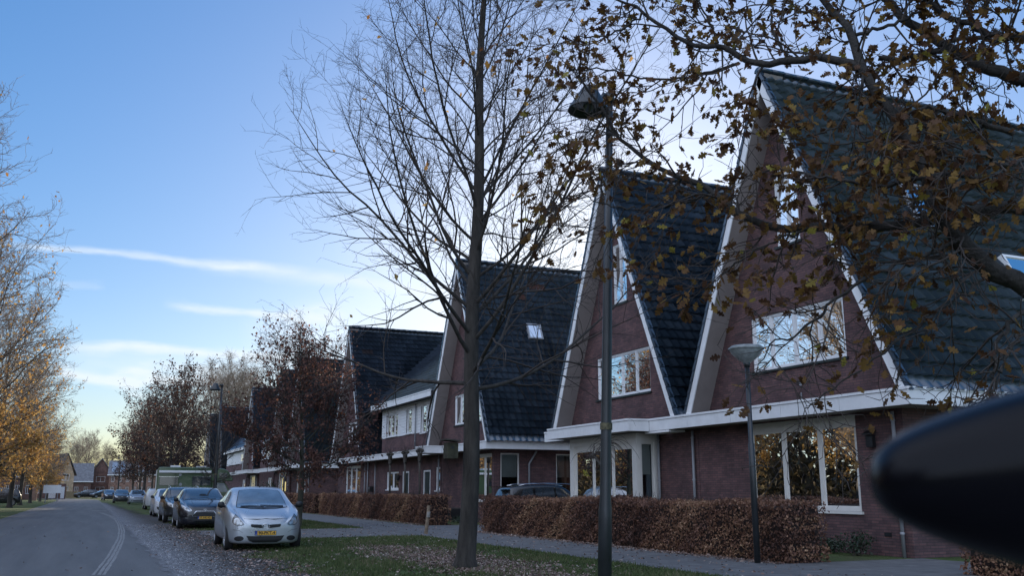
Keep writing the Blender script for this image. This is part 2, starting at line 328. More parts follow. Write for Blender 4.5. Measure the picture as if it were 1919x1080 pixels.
sheet('driveway', [(12.35, 5.5), (15.99, 5.5), (15.99, 15.0), (12.35, 15.0)], .017, PAVE)
sheet('house_driveway', [(12.35, 30.9), (27, 30.9), (27, 36.8), (12.35, 36.8)], .017, PAVE)
# worn pale tyre line curving across the lane
P = [(0.28, 17.7), (.62, 23), (1.0, 30.5), (1.2, 36.5), (1.33, 43), (1.4, 50), (1.28, 56.5), (1.02, 62.5), (.8, 67)]
ty = np.interp(np.linspace(0, 8, 80), range(9), [p[1] for p in P]); tx = np.interp(ty, [p[1] for p in P], [p[0] for p in P])
for k, off in enumerate((-.085, .0, .075)):
    strip('worn_line', [(x+off-.026+.010*random.uniform(-1, 1), y) for x, y in zip(tx, ty)], [(x+off+.026+.010*random.uniform(-1, 1), y) for x, y in zip(tx, ty)], .013, MARK, kind='structure')
strip('cross_line', [(.35, 72), (.35, 73.2)], [(1.3, 72), (1.3, 73.2)], .013, MARK)
# ------------------------------------------------------------------ trees
def nrm(v): return v/(np.linalg.norm(v, axis=-1, keepdims=True)+1e-9)
def grow(P0, D0, L, k, wob, grav, r0, r1):
    N = len(P0); P = np.zeros((N, k, 3)); P[:, 0] = P0; D = nrm(np.array(D0, float)); L = np.broadcast_to(L, (N,)); st = (L/(k-1))[:, None]
    for i in range(1, k):
        D = nrm(D+rng.normal(0, wob, (N, 3))+np.array([0, 0, 1.])*np.reshape(np.broadcast_to(grav, (N,)), (N, 1)))
        P[:, i] = P[:, i-1]+D*st
    t = np.linspace(0, 1, k)[None]; R = np.reshape(np.broadcast_to(r0, (N,)), (N, 1))*(1-t)**.9 + np.reshape(np.broadcast_to(r1, (N,)), (N, 1))*np.ones_like(t)*np.minimum(1, t+.3)
    return P, R
def spawn(P, R, per, tmin, tmax, ang, angj=12):
    N, k, _ = P.shape; idx = np.repeat(np.arange(N), per); t = (np.tile(np.linspace(tmin, tmax, per), N)+rng.uniform(-.5, .5, N*per)*(tmax-tmin)/per)*(k-1)
    t = np.clip(t, 0, k-1.001); i = t.astype(int); f = (t-i)[:, None]; p = P[idx, i]*(1-f)+P[idx, i+1]*f; d = nrm(P[idx, i+1]-P[idx, i])
    r = R[idx, i]*(1-f[:, 0])+R[idx, i+1]*f[:, 0]; q = nrm(np.cross(d, rng.normal(size=(len(d), 3)))); a = np.radians(ang+rng.normal(0, angj, len(d)))[:, None]
    return p, nrm(d*np.cos(a)+q*np.sin(a)), t/(k-1), r, idx
class Tubes:
    def __init__(s): s.V = []; s.Q = []; s.n = 0
    def add(s, P, R, sides):
        N, k, _ = P.shape; T = np.gradient(P, axis=1); T = nrm(T); m = nrm(T.mean(1)); ref = np.where(np.abs(m[:, 2:3]) > .8, np.array([[1., 0, 0]]), np.array([[0, 0, 1.]]))
        A = nrm(np.cross(T, ref[:, None])); B = np.cross(T, A); th = np.arange(sides)*2*np.pi/sides
        V = P[:, :, None]+R[:, :, None, None]*(A[:, :, None]*np.cos(th)[:, None]+B[:, :, None]*np.sin(th)[:, None])
        I = s.n+np.arange(N*k*sides).reshape(N, k, sides); a = I[:, :-1]; b = np.roll(a, -1, 2); d = I[:, 1:]; c = np.roll(d, -1, 2)
        s.V.append(V.reshape(-1, 3)); s.Q.append(np.stack([a, b, c, d], -1).reshape(-1, 4)); s.n += N*k*sides
    def build(s, name, mat, parent): return from_arrays(name, np.concatenate(s.V), [np.concatenate(s.Q)], mat, parent, smooth=True)
_t = [0, .12, .20, .27, .34, .40, .50, .57, .62, .70, .79, .85, .93, 1]; _w = [.012, .015, .12, .20, .09, .25, .35, .27, .11, .26, .25, .09, .14, .0]; _n = 14
OAK = ([(t, -w_, .10*w_) for t, w_ in zip(_t, _w)]+[(t, 0, -.06*math.sin(3*t)) for t in _t]+[(t+.02, w_, .10*w_) for t, w_ in zip(_t, _w)])
OAKF = [(a, a+1, _n+1+a, _n+a) for a in range(_n-1)]+[(_n+a, _n+1+a, 2*_n+1+a, 2*_n+a) for a in range(_n-1)]
DIA = ([(0, 0, 0), (.45, -.33, .1), (1, 0, -.05), (.5, .33, .1)], [(0, 1, 2), (0, 2, 3)])
def leaves(name, pos, size, mat, parent, tmpl=DIA, hang=.35, flat=0, dirs=None, sj=.3, bias=None):
    tv, tf = np.array(tmpl[0], float), np.array(tmpl[1]); N = len(pos)
    T = rng.normal(size=(N, 3)); T[:, 2] -= hang*2
    if dirs is not None: T = T*.6+dirs*1.2
    if flat: T[:, 2] *= .12
    T = nrm(T); Bv = rng.normal(size=(N, 3));
    if flat: Bv[:, 2] *= .25
    Bv = nrm(np.cross(T, np.cross(Bv, T))); Nn = np.cross(T, Bv); s = size*rng.uniform(1-sj, 1+sj, N)[:, None, None]; curl = rng.uniform(-.5, 2.5, N)[:, None, None]
    V = pos[:, None]+s*(tv[None, :, 0:1]*T[:, None]+tv[None, :, 1:2]*Bv[:, None]+tv[None, :, 2:3]*curl*Nn[:, None])
    Fc = (tf[None]+(np.arange(N)*len(tv))[:, None, None]).reshape(-1, tf.shape[1])
    rv = rng.uniform(0, 1, N) if bias is None else np.clip(bias+rng.normal(0, .16, N), 0, 1)
    return from_arrays(name, V.reshape(-1, 3), [Fc], mat, parent, attr=np.repeat(rv, len(tv)), smooth=False)
def oak_tree(root, H, R, r0, zlow, nlat, sub, subsub, twig, leafn, leafsize, bark, twm, lmat, low_e=5, top_e=65, lean=(0, 0), tmpl=DIA, wob=.1, sweep=.05, twl=.3, leafz=None, rmin=.003, prof=None, curv=None, lr=.42, tap=.85):
    base = np.array(root.location); k = 16; zz = np.linspace(0, H*.98, k); tr = np.stack([base[0]+lean[0]*zz/H+.05*np.sin(zz*1.1), base[1]+lean[1]*zz/H+.05*np.cos(zz*.9), base[2]+zz], 1)
    rr = r0*(1-zz/(H*1.02))**tap+.004; rr[0] *= 1.45; rr[1] *= 1.0
    tr = np.insert(tr, 1, tr[0]*.75+tr[1]*.25, 0); rr = np.insert(rr, 1, r0*1.08)
    tt = Tubes(); tt.add(tr[None], rr[None], 12)
    zl = zlow+(H*.96-zlow)*(np.arange(nlat)/nlat)**1.05+rng.uniform(-.12, .12, nlat); u = (zl-zlow)/(H-zlow); az = np.arange(nlat)*2.4+rng.uniform(-.5, .5, nlat)
    el = np.radians(low_e+(top_e-low_e)*np.sqrt(np.clip(u, 0, 1))+rng.normal(0, 6, nlat)); P0 = np.stack([np.interp(zl, tr[:, 2]-base[2], tr[:, i]) for i in range(3)], 1)
    D = np.stack([np.cos(az)*np.cos(el), np.sin(az)*np.cos(el), np.sin(el)], 1)
    pr = prof(u) if prof else np.sin(np.pi*np.clip(.22+.72*u, 0, 1))**.7
    L = R*pr*rng.uniform(.82, 1.18, nlat)/np.maximum(.55, np.cos(el)); rl = np.interp(zl, zz, r0*(1-zz/H)**tap)*lr*np.minimum(1, .35+L/R*.7)
    P1, R1 = grow(P0, D, L, 14, wob*.8, sweep if curv is None else curv, rl, rmin); tt.add(P1, R1, 7)
    tt.build('trunk', bark, root)
    tw = Tubes(); p, d, t, r, i = spawn(P1, R1, sub, .15, .97, 42); L2 = L[i]*(.14+.42*(1-t))*rng.uniform(.6, 1.3, len(t))
    P2, R2 = grow(p, d, L2, 8, wob*1.4, sweep*.8, np.minimum(r*.62, .03), rmin*.8); tw.add(P2, R2, 4)
    p, d, t, r, i = spawn(P2, R2, subsub, .2, 1, 42); P3, R3 = grow(p, d, np.maximum(L2[i]*.4*rng.uniform(.5, 1.3, len(t)), twl*.6), 5, wob*1.8, sweep, np.minimum(r*.7, .012), rmin*.7); tw.add(P3, R3, 3)
    tips = P3[:, -1]; tipd = nrm(P3[:, -1]-P3[:, -2])
    if twig:
        p, d, t, r, i = spawn(P3, R3, twig, .25, 1, 45); P4, R4 = grow(p, d, twl*rng.uniform(.4, 1.2, len(t)), 3, wob*2, sweep, rmin*.9, rmin*.5); tw.add(P4, R4, 3)
        tips = np.concatenate([tips, P4[:, -1], P4[:, 1]]); tipd = np.concatenate([tipd, nrm(P4[:, 2]-P4[:, 1]), nrm(P4[:, 1]-P4[:, 0])])
    cr = tw.build('crown', twm, root)
    if leafn:
        wgt = np.ones(len(tips)) if leafz is None else np.interp(tips[:, 2]-base[2], leafz[0], leafz[1])
        cl = .5+.5*np.sin(tips[:, 0]*2.1+1)*np.sin(tips[:, 1]*2.3)*np.sin(tips[:, 2]*2.7); wgt = wgt*(.25+cl)
        sel = rng.choice(len(tips), leafn, p=wgt/wgt.sum()); pos = tips[sel]+rng.normal(0, leafsize*.7, (leafn, 3))
        leaves('foliage', pos, leafsize, lmat, root, tmpl, hang=.4)
    return root
# ------------------------------------------------------------------ houses
XF, XW, XB, ZR, ZE, HW = 15.4, 16.0, 27.0, 12.3, 3.45, 4.05
def PX(X):  return lambda a, z, d: (X+d, a, z)          # wall facing the street (-x); a runs along y
def PY(Y, s=1):  return lambda a, z, d: (a, Y+s*d, z)   # wall facing -y; a runs along x
def wall(mb, P, a0, a1, zlo, ztop, ops, brk=(), depth=.12):
    bs = sorted(set([a0, a1]+[x for x in brk if a0 < x < a1]+[x for o in ops for x in o[:2] if a0 < x < a1]))
    for p, q in zip(bs[:-1], bs[1:]):
        m = (p+q)/2; zs = zlo; cov = sorted([o for o in ops if o[0] < m < o[1]], key=lambda o: o[2])
        for o in cov: mb.quad(P(p, zs, 0), P(q, zs, 0), P(q, o[2], 0), P(p, o[2], 0)) if o[2] > zs+1e-4 else None; zs = o[3]
        if max(ztop(p), ztop(q)) > zs+1e-4: mb.quad(P(p, zs, 0), P(q, zs, 0), P(q, max(zs, ztop(q)), 0), P(p, max(zs, ztop(p)), 0))
    for o in ops:
        c = [(o[0], o[2]), (o[1], o[2]), (o[1], o[3]), (o[0], o[3])]
        for i in range(4):
            (a, z), (b, y) = c[i], c[(i+1) % 4]; mb.quad(P(a, z, 0), P(b, y, 0), P(b, y, depth), P(a, z, depth))
def pbox(mb, P, a0, a1, z0, z1, d0, d1):
    c = [P(a, z, d) for d in (d0, d1) for a, z in ((a0, z0), (a1, z0), (a1, z1), (a0, z1))]
    mb.add(c, [(0, 1, 2, 3), (7, 6, 5, 4), (0, 4, 5, 1), (1, 5, 6, 2), (2, 6, 7, 3), (3, 7, 4, 0)])
def window(h, P, a0, a1, z0, z1, n=3, top=0, fw_=.06, curtain=None, sill=True, mat=None, glass=None, sash=True, blind=0, fr=None):
    mat = mat or WHITE; m = MB(); d0, d1 = .035, .10
    for a, b, z, y in ((a0, a1, z0, z0+fw_), (a0, a1, z1-fw_, z1)): pbox(m, P, a, b, z, y, d0, d1)
    fr = fr or [i/n for i in range(n+1)]; xs = [a0+(a1-a0)*f for f in fr]
    for i, x in enumerate(xs):
        l = x if i == 0 else x-fw_ if i == len(xs)-1 else x-fw_/2
        pbox(m, P, l, l+fw_, z0+fw_, z1-fw_, d0+.003, d1)
    if top: pbox(m, P, a0+fw_, a1-fw_, z1-fw_-top, z1-fw_, d0+.012, d1-.01)
    ztp = z1-fw_-top
    if sash:
        for i in range(len(xs)-1):
            l, r = xs[i]+fw_*(.5 if i else 1), xs[i+1]-fw_*(.5 if i < len(xs)-2 else 1); s = .035
            for a, b, z, y in ((l, r, z0+fw_, z0+fw_+s), (l, r, ztp-s, ztp)): pbox(m, P, a, b, z, y, d0+.022, d1-.004)
            for a in (l, r-s): pbox(m, P, a, a+s, z0+fw_+s, ztp-s, d0+.022, d1-.004)
    w_ = m.build('window', mat, h)
    g = MB(); g.quad(P(a0+.02, z0+.02, .078), P(a1-.02, z0+.02, .078), P(a1-.02, z1-.02, .078), P(a0+.02, z1-.02, .078)); g.build('pane', glass or GLASS, w_)
    if sill: s = MB(); pbox(s, P, a0-.06, a1+.06, z0-.06, z0-.003, -.05, .11); s.build('sill', DARKP if sill == 'dark' else mat, w_)
    if blind: s = MB(); pbox(s, P, a0+.05, a1-.05, z1-blind, z1-.05, .17, .18); pbox(s, P, a0+.05, a1-.05, z1-blind-.03, z1-blind, .165, .185); s.build('roller_blind', BLIND, w_)
    if curtain:
        for c0, c1, cm in curtain:
            s = MB(); A = np.linspace(a0+(a1-a0)*c0, a0+(a1-a0)*c1, 30); d = .24+.03*np.sin(A*38)
            for i in range(29): s.quad(P(A[i], z0, d[i]), P(A[i+1], z0, d[i+1]), P(A[i+1], z1, d[i+1]), P(A[i], z1, d[i]))
            s.build('curtain', cm, w_, smooth=True)
    return w_
PHI = math.atan2(ZR-ZE, HW); SL = math.hypot(ZR-ZE, HW)
def tiles(x0, x1, f, detail, tw_=.30, rh=.345, S=SL):
    """sheet of interlocking roof tiles; f(x, s, n) maps run, slope distance, height to 3d"""
    nc = max(1, round((x1-x0)/tw_)); nr = max(1, round(S/rh)); per = 7 if detail else 2
    t = np.linspace(0, 1, per)[:-1] if detail else np.array([0, .55]); prof = (lambda q: .035+.034*np.cos(2*np.pi*(q**.7)))
    xs = np.concatenate([(c+t) for c in range(nc)]+[[nc]])*(x1-x0)/nc+x0; hp = prof((xs-x0)/((x1-x0)/nc) % 1) if detail else np.where(np.arange(len(xs)) % 2, .0, .03)
    V = []
    for r in range(nr):
        for s, e in ((r-.16, -.05), (r+1, .075)):
            off = .004*np.sin(r*3.1+np.floor((xs-x0)/((x1-x0)/nc))*2.3)
            V.append(f(xs, np.full_like(xs, s*S/nr), hp+e+(off if e else 0)))
    V = np.array(V); n = len(xs); Fc, A = [], []
    for r in range(2*nr-1):
        i = np.arange(n-1); Fc.append(np.stack([r*n+i, r*n+i+1, (r+1)*n+i+1, (r+1)*n+i], 1))
        tr_ = np.random.default_rng(int(r//2)*7+3).random(nc+1); A.append(tr_[np.minimum((i//(per-1 if detail else 2)), nc)])
    return V.reshape(-1, 3), np.concatenate(Fc), np.concatenate(A)
def slopef(yc, sg):
    c, s_ = math.cos(PHI), math.sin(PHI)
    return lambda x, s, n: np.stack([x, yc+sg*(s*c+n*s_), ZR-s*s_+n*c], -1)
def patches(A, V, Fc, seed, n=5):      # replaced tiles: small groups of another glaze
    g = np.random.default_rng(seed); c = V[Fc[:, 0]]; lo, hi = c.min(0), c.max(0); A = A*.9
    for _ in range(n):
        p = lo+(hi-lo)*g.random(3); m = (abs(c[:, 0]-p[0]) < g.uniform(.2, .5)) & (abs(c[:, 2]-p[2]) < .16); A[m] = .97+.03*g.random()
    return A
def gable_roof(h, yc, detail=True, mat=None, seed=0, x1=None, ends=(0, 0)):
    mat = mat or TILE; x1 = x1 or XB; V, Fs, A = [], [], []; n = 0
    for sg, dt in ((-1, detail), (1, False)):
        v, f, a = tiles(XF-.04, x1, slopef(yc, sg), dt)
        a = patches(a, v, f, seed+sg, 6); V.append(v); Fs.append(f+n); A.append(a); n += len(v)
    r = from_arrays('roof', np.concatenate(V), [np.concatenate(Fs)], mat, h, attr=np.concatenate(A))
    m = MB()                                        # ridge tiles
    for i in range(int((x1-XF)/.4)):
        x = XF-.06+i*.4
        m.prism([(x, yc+.14*math.cos(t)*(1.1), ZR+.0+.13*math.sin(t)+.02) for t in np.linspace(0, math.pi, 7)], (.41, 0, .012*(i % 2)))
    rd = from_arrays('ridge_tiles', m.v, [[f] for f in m.f], mat, r)
    a = rd.data.attributes.new('rnd', 'FLOAT', 'POINT'); a.data.foreach_set('value', [.3]*len(m.v))
    for sg in (-1, 1):
        f = slopef(yc, sg); q = lambda x, s, nn: tuple(f(np.array(float(x)), s, nn))
        # verge tile edge, white verge board with joints, boarded soffit
        e = MB(); k = int(SL/.345)
        for i in range(k): e.prism([q(XF-.065, i*SL/k, -.02), q(XF-.065, (i+1)*SL/k+.03, .0), q(XF-.065, (i+1)*SL/k+.03, .085), q(XF-.065, i*SL/k, .055)], (.13, 0, 0))
        eo = e.build('verge_tiles', mat, r); at_ = eo.data.attributes.new('rnd', 'FLOAT', 'POINT'); at_.data.foreach_set('value', [.35]*len(e.v))
        b = MB(); k = 3; s0 = .10
        for i in range(k): s1, s2 = s0+(SL-s0)*i/k, s0+(SL-s0)*(i+1)/k-.012; b.prism([q(XF-.035, s1, -.23), q(XF-.035, s2, -.23), q(XF-.035, s2, -.022), q(XF-.035, s1, -.022)], (.03, 0, 0))
        b.build('verge_board', WHITE, h)
        b = MB(); b.quad(q(XF-.004, .0, -.21), q(XF-.004, SL-.02, -.21), q(XW+.01, SL-.02, -.21), q(XW+.01, 0, -.21))
        for s1 in np.arange(1.2, SL, 2.4): b.quad(q(XF, s1, -.213), q(XF, s1+.012, -.213), q(XW, s1+.012, -.213), q(XW, s1, -.213))
        b.build('soffit', SOFFIT, h)
        b = MB(); b.quad(q(XW+.01, 0, -.12), q(XW+.01, SL, -.12), q(x1, SL, -.12), q(x1, 0, -.12)); b.build('roof_underlay', DARK, r)
    return r
def gz(yc): k = (ZR-ZE)/HW; return lambda y: ZR-.50-k*abs(y-yc)
def gable_wall(h, yc, ops, mat=None, P=None, z0=3.3):
    m = MB(); f = gz(yc); hw = (ZR-.5-z0)/((ZR-ZE)/HW); wall(m, P or PX(XW), yc-hw, yc+hw, z0, f, ops, brk=(yc,)); m.build('gable_wall', mat or BRICK, h)
def fascia(h, pts, z0=3.15, z1=3.5, mat=None, inner=None, depth=1.0):
    """white edge boards with a cap along a polyline of (x, y); pts run so that the house lies to the left"""
    m = MB()
    pts = pts[::-1]
    for (xa, ya), (xb, yb) in zip(pts[:-1], pts[1:]):
        L = math.hypot(xb-xa, yb-ya); d = ((xb-xa)/L, (yb-ya)/L); n = (-d[1], d[0]); k = max(1, round(L/1.9))
        for i in range(k):
            s, e = i*L/k+.003, (i+1)*L/k-(.010 if i < k-1 else .003)
            a = [(xa+d[0]*t+n[0]*o, ya+d[1]*t+n[1]*o) for t, o in ((s, 0), (e, 0), (e, .04), (s, .04))]; m.prism([(x, y, z0) for x, y in a], (0, 0, z1-z0-.065))
            a = [(xa+d[0]*t+n[0]*o, ya+d[1]*t+n[1]*o) for t, o in ((s, -.022), (e, -.022), (e, .06), (s, .06))]; m.prism([(x, y, z1-.058) for x, y in a], (0, 0, .058))
    m.build('fascia', mat or WHITE, h)
def canopy(h, x0, x1, y0, y1, z0=3.17, z1=3.44):
    m = MB(); m.box(x0+.045, x1, y0+.045, y1-.045, z0, z1); m.build('flat_roof', FLAT, h)
    m = MB(); m.box(x0+.045, x1, y0+.045, y1-.045, z0-.012, z0-.002); m.build('canopy_soffit', SOFFIT, h)
def pipe(h, x, y, z1=3.1, z0=0, swan=None, r=.04):
    m = MB(); pts = [(x, y, z0), (x, y, z1)]
    if swan: pts += [(x-swan*.9, y-.1*swan, z1+.25), (x-swan, y-.1*swan, z1+.35)]
    m.tube(pts, r, 10)
    for z in np.arange(z0+.5, z1, 1.2): m.lathe([(r+.012, z-.02), (r+.012, z+.02), (r, z+.03)], (x, y, 0), 10)
    m.build('drainpipe', PIPE, h, smooth=True)
def door(h, P, a0, a1, z1=2.35, col=None):
    f = MB()
    for a, b in ((a0, a0+.08), (a1-.08, a1)): pbox(f, P, a, b, .12, z1, -.01, .1)
    pbox(f, P, a0, a1, z1, z1+.08, -.01, .1); d = f.build('door_frame', WHITE, h)
    g = MB(); pbox(g, P, a0+.08, a1-.08, .12, z1, .05, .09)
    for z in (.35, 1.2): pbox(g, P, a0+.2, a1-.2, z, z+.7, .042, .05)
    g = g.build('door', DARKP, h); k = MB(); pbox(k, P, a0+.13, a0+.17, 1.0, 1.2, 0, .05); k.build('handle', PIPE, g)
def house_core(h, y0, y1, ops, side=None, sideops=(), z1=3.2, back=True, mat=None, s_y=None):
    mat = mat or BRICK
    m = MB(); wall(m, PX(XW), y0, y1, 0, lambda a: z1, ops); m.build('front_wall', mat, h)
    m = MB(); wall(m, PY(y0), XW, XB, 0, lambda a: z1, sideops); wall(m, PX(XB), y0, y1, 0, lambda a: 4, []); m.quad((XW, y1, 0), (XB, y1, 0), (XB, y1, z1), (XW, y1, z1)); m.build('side_wall', mat, h)
    m = MB(); m.box(XW+.14, XB-.1, y0+.14, y1-.1, 3.0, 3.12); m.box(XW+.14, XB-.1, y0+.14, y1-.1, .02, .1); m.box(XW+3.5, XW+3.6, y0+.15, y1-.1, .1, 3.0); m.build('interior', INT, h)
def back_gable(h, yc):
    m = MB(); k = (ZR-ZE)/HW; m.quad((XB-.05, yc-HW+.2, 3.2), (XB-.05, yc+HW-.2, 3.2), (XB-.05, yc, ZR-.3)); m.build('back_wall', INT, h); m = MB(); m.quad((XW+3.5, yc-HW+.4, 3.3), (XW+3.5, yc+HW-.4, 3.3), (XW+3.5, yc, ZR-.8)); m.build('attic_wall', INT, h)
def skylight(r, yc, x0, x1, s0, s1, glass=None):
    f = slopef(yc, -1); q = lambda x, s, n: tuple(f(np.array(float(x)), s, n)); m = MB()
    for a, b, c, d in ((x0-.07, x1+.07, s0-.07, s0), (x0-.07, x1+.07, s1, s1+.07), (x0-.07, x0, s0, s1), (x1, x1+.07, s0, s1)):
        m.prism([q(a, c, .0), q(b, c, .0), q(b, d, .0), q(a, d, .0)], tuple(np.array(q(0, 0, .20))-np.array(q(0, 0, 0))))
    s = m.build('skylight', WHITE if glass == 'w' else PIPE, r); g = MB(); g.quad(q(x0, s0, .17), q(x1, s0, .17), q(x1, s1, .17), q(x0, s1, .17)); g.build('pane', SKYG, s)
def at_h(yc): return lambda s, n: slopef(yc, -1)
# --- nearest house (house 1)
def std_gable_windows(h, yc, first=True, slim=True, cur=True):
    c = [(0.03, .30, GREYC), (.30, .62, CURT)] if cur else [(.0, .35, CURT), (.8, 1, GREYC)]
    window(h, PX(XW), yc-1.75, yc+1.7, 4.48, 5.93, fr=[0, .26, .52, .78, 1], curtain=c, sill='dark')
    if slim: window(h, PX(XW), yc-.45, yc+.45, 7.65, 9.75, n=2, top=0, curtain=[(0, .4, CURT)], sill='dark')
def gops(yc): return [(yc-1.75, yc+1.7, 4.48, 5.93), (yc-.45, yc+.45, 7.65, 9.75)]
h1 = thing('house', 'nearest brick house with steep gable, large three-pane window and tiled roof behind the leafy branches', 'house', (16, 18.5, 0), 'steep gabled brick houses')
yc = 18.45; house_core(h1, 15.2, 22.78, [(16.6, 20.5, .93, 3.12)])
gable_wall(h1, yc, gops(yc)); back_gable(h1, yc); r1 = gable_roof(h1, yc, seed=1)
std_gable_windows(h1, yc)
window(h1, PX(XW), 16.6, 20.5, .93, 3.12, fr=[0, .325, .66, 1], top=.16, fw_=.085, sill=True, mat=CREAM)
skylight(r1, yc, 18.35, 19.25, 3.65, 5.0); skylight(r1, yc, 20.7, 21.6, 5.7, 6.9, 'w')
fascia(h1, [(27.5, 14.35), (15.33, 14.35), (15.33, 24.345)], z1=3.52)
canopy(h1, 15.33, XW+.2, 14.35, 24.2); canopy(h1, XW+.2, XB+.4, 14.35, 15.6)
pipe(h1, 15.94, 15.42, 3.1, swan=None); pipe(h1, 15.93, 22.98, 3.1)
m = MB(); m.box(15.90, 15.99, 16.02, 16.22, 2.35, 2.62); m.prism([(15.84, 15.98, 2.62), (15.84, 16.26, 2.62), (15.99, 16.26, 2.70), (15.99, 15.98, 2.70)], (0, 0, .03)); m.build('wall_lantern', DARK, h1)
m = MB(); m.box(15.985, 16.02, 15.78, 15.98, .42, .50); m.build('air_vent', DARK, h1)
m = MB(); m.box(15.97, 15.99, 18.28, 18.36, 3.95, 4.05); m.build('wall_hook', PIPE, h1); m = MB(); m.box(15.97, 15.99, 18.30, 18.33, 3.55, 3.78); m.build('wall_hook', PIPE, h1)
pt = thing('plant_pot', 'pale tapered plant pot on the sill inside the nearest large window', 'plant pot', (16.35, 17.05, 1.0))
m = MB(); m.lathe([(.07, 1.0), (.12, 1.28), (.13, 1.28), (.13, 1.3), (.115, 1.3), (.10, 1.22), (0, 1.22)], (16.35, 17.05, 0), 16); m.build('pot', CREAM, pt, smooth=True)
m = MB(); m.box(16.16, 16.5, 16.65, 20.4, .95, 1.0); m.build('window_board', WHITE, h1)
m = MB(); m.box(18, 18.9, 17.5, 20, .1, .8); m.box(18.7, 18.9, 17.5, 20, .8, 1.1); m.build('sofa_silhouette', INT, h1)
# --- second house with the bay
h2 = thing('house', 'second brick house with white box bay window under a stepped white canopy', 'house', (16, 27, 0), 'steep gabled brick houses')
yc = 27.0; house_core(h2, 22.8, 30.8, [(25.3, 29.3, .3, 3.0)])
gable_wall(h2, yc, gops(yc)); back_gable(h2, yc); gable_roof(h2, yc, seed=2); std_gable_windows(h2, yc)
fascia(h2, [(15.33, 24.35), (14.62, 24.38), (14.62, 29.9), (15.33, 29.95), (15.33, 31.6), (27, 31.6)], z1=3.52)
canopy(h2, 14.62, XW+.2, 24.38, 29.9); canopy(h2, 15.33, XW+.2, 29.85, 31.6); canopy(h2, XW+.2, XB, 30.7, 31.6)
m = MB(); m.box(15.33, 15.9, 23.3, 24.6, 3.08, 3.14); m.build('step_soffit', WHITE, h2)
b0, b1, bx = 24.95, 29.35, 15.22                     # bay box
m = MB()
for y in (b0, b1-.26): m.box(bx, bx+.16, y, y+.26, .1, 3.13)
m.box(bx, bx+.12, b0+.26, b1-.26, 2.86, 3.13); m.box(bx, bx+.12, b0+.26, b1-.26, .1, .62)
for y, s in ((b0, 1), (b1-.06, 1)): m.box(bx+.16, XW, y, y+.06, 2.86, 3.13); m.box(bx+.16, XW, y, y+.06, .1, .62); m.box(XW-.14, XW-.01, y-.002, y+.06, .62, 2.86)
m.build('bay_frame', CREAM, h2)
window(h2, PX(bx), b0+.26, b1-.26, .62, 2.86, fr=[0, .33, .66, 1], top=.10, sill=True, mat=CREAM, blind=.95)
window(h2, PY(b0), bx+.16, XW-.14, .62, 2.86, n=1, sill=True, mat=CREAM, blind=.95, sash=False, curtain=[(.6, 1, GREYC)])
pipe(h2, 15.92, 24.8, 3.1)
m = MB(); m.box(15.3, 15.98, b0+.1, b1-.1, .5, .56); m.build('bay_sill_board', CREAM, h2)
st = thing('white_stool', 'small white chair behind the glass of the bay window', 'chair', (15.55, 25.9, .56))
m = MB(); m.box(15.42, 15.7, 25.7, 26.05, .9, .95); m.box(15.45, 15.48, 25.7, 26.05, .95, 1.35)
for a, b in ((15.43, 25.72), (15.66, 25.72), (15.43, 26.0), (15.66, 26.0)): m.box(a, a+.03, b, b+.03, .56, .9)
m.build('seat', WHITE, st)
# --- third house
h3 = thing('house', 'third brick house behind the big bare tree with glazed corner window and skylight', 'house', (16, 41.3, 0), 'steep gabled brick houses')
yc = 41.3; house_core(h3, 38.0, 44.6, [(38.25, 41.0, .95, 3.0)], sideops=[(16.3, 17.2, .9, 3.0), (19.0, 19.8, .2, 3.0)])
gable_wall(h3, yc, gops(yc)); back_gable(h3, yc); r3 = gable_roof(h3, yc, seed=3); std_gable_windows(h3, yc, cur=False)
skylight(r3, yc, 18.4, 19.0, 3.6, 4.3)
window(h3, PX(XW), 38.25, 41.0, .95, 3.0, n=3, top=.1, sill=True, mat=CREAM, blind=.9, sash=False)
window(h3, PY(38.0), 16.3, 17.2, .9, 3.0, n=1, sill=False, mat=CREAM, blind=1.0, sash=False)
window(h3, PY(38.0), 19.0, 19.8, .2, 3.0, n=1, sill=False, mat=CREAM, blind=1.0, sash=False)
fascia(h3, [(27.3, 37.35), (15.33, 37.35), (15.33, 42.9), (14.5, 42.9), (14.5, 44.4), (15.33, 44.4)]); canopy(h3, 15.33, XW+.2, 37.35, 44.5); canopy(h3, XW+.2, XB, 37.35, 38.3); canopy(h3, 14.5, 15.3, 42.95, 44.4)
m = MB(); m.tube([(17.65, 37.94, 0), (17.65, 37.94, 2.55), (17.95, 37.8, 3.1)], .045, 10); m.build('drainpipe', PIPE, h3, smooth=True)
# --- link building with the white clad dormer
hl = thing('link_house', 'lower link house between gables with white clad dormer and flat white eaves', 'house', (16, 50.5, 0))
lops = [(51.9, 54.3, 1.45, 2.45), (50.0, 51.1, .1, 2.45), (46.4, 47.5, .1, 2.45), (44.95, 45.6, 1.4, 2.55)]
m = MB(); wall(m, PX(XW), 44.62, 58.2, 0, lambda a: 3.2, lops); m.build('front_wall', BRICK, hl)
m = MB(); wall(m, PX(15.95), 44.9, 55.3, 3.3, lambda a: 4.42, []); m.quad((15.95, 55.3, 3.3), (18, 55.3, 3.3), (18, 55.3, 6), (15.95, 55.3, 6)); m.build('upper_wall', BRICK, hl)
dops = [(52.1, 54.4, 4.5, 5.78), (49.5, 50.5, 4.5, 5.85), (47.0, 47.95, 4.4, 5.85)]
m = MB(); P_ = PX(15.93); zz = np.arange(4.42, 6.05, .16)
for z in zz:                                         # lapped boards
    wall(m, lambda a, y, d, z=z: (15.93+d-.014*(1-(y-z)/.16), a, y), 44.9, 55.3, z, lambda a, z=z: z+.158, [(o[0], o[1], max(o[2], z), min(o[3], z+.158)) for o in dops if o[2] < z+.158 and o[3] > z], depth=.012)
m.build('dormer_cladding', SIDING, hl)
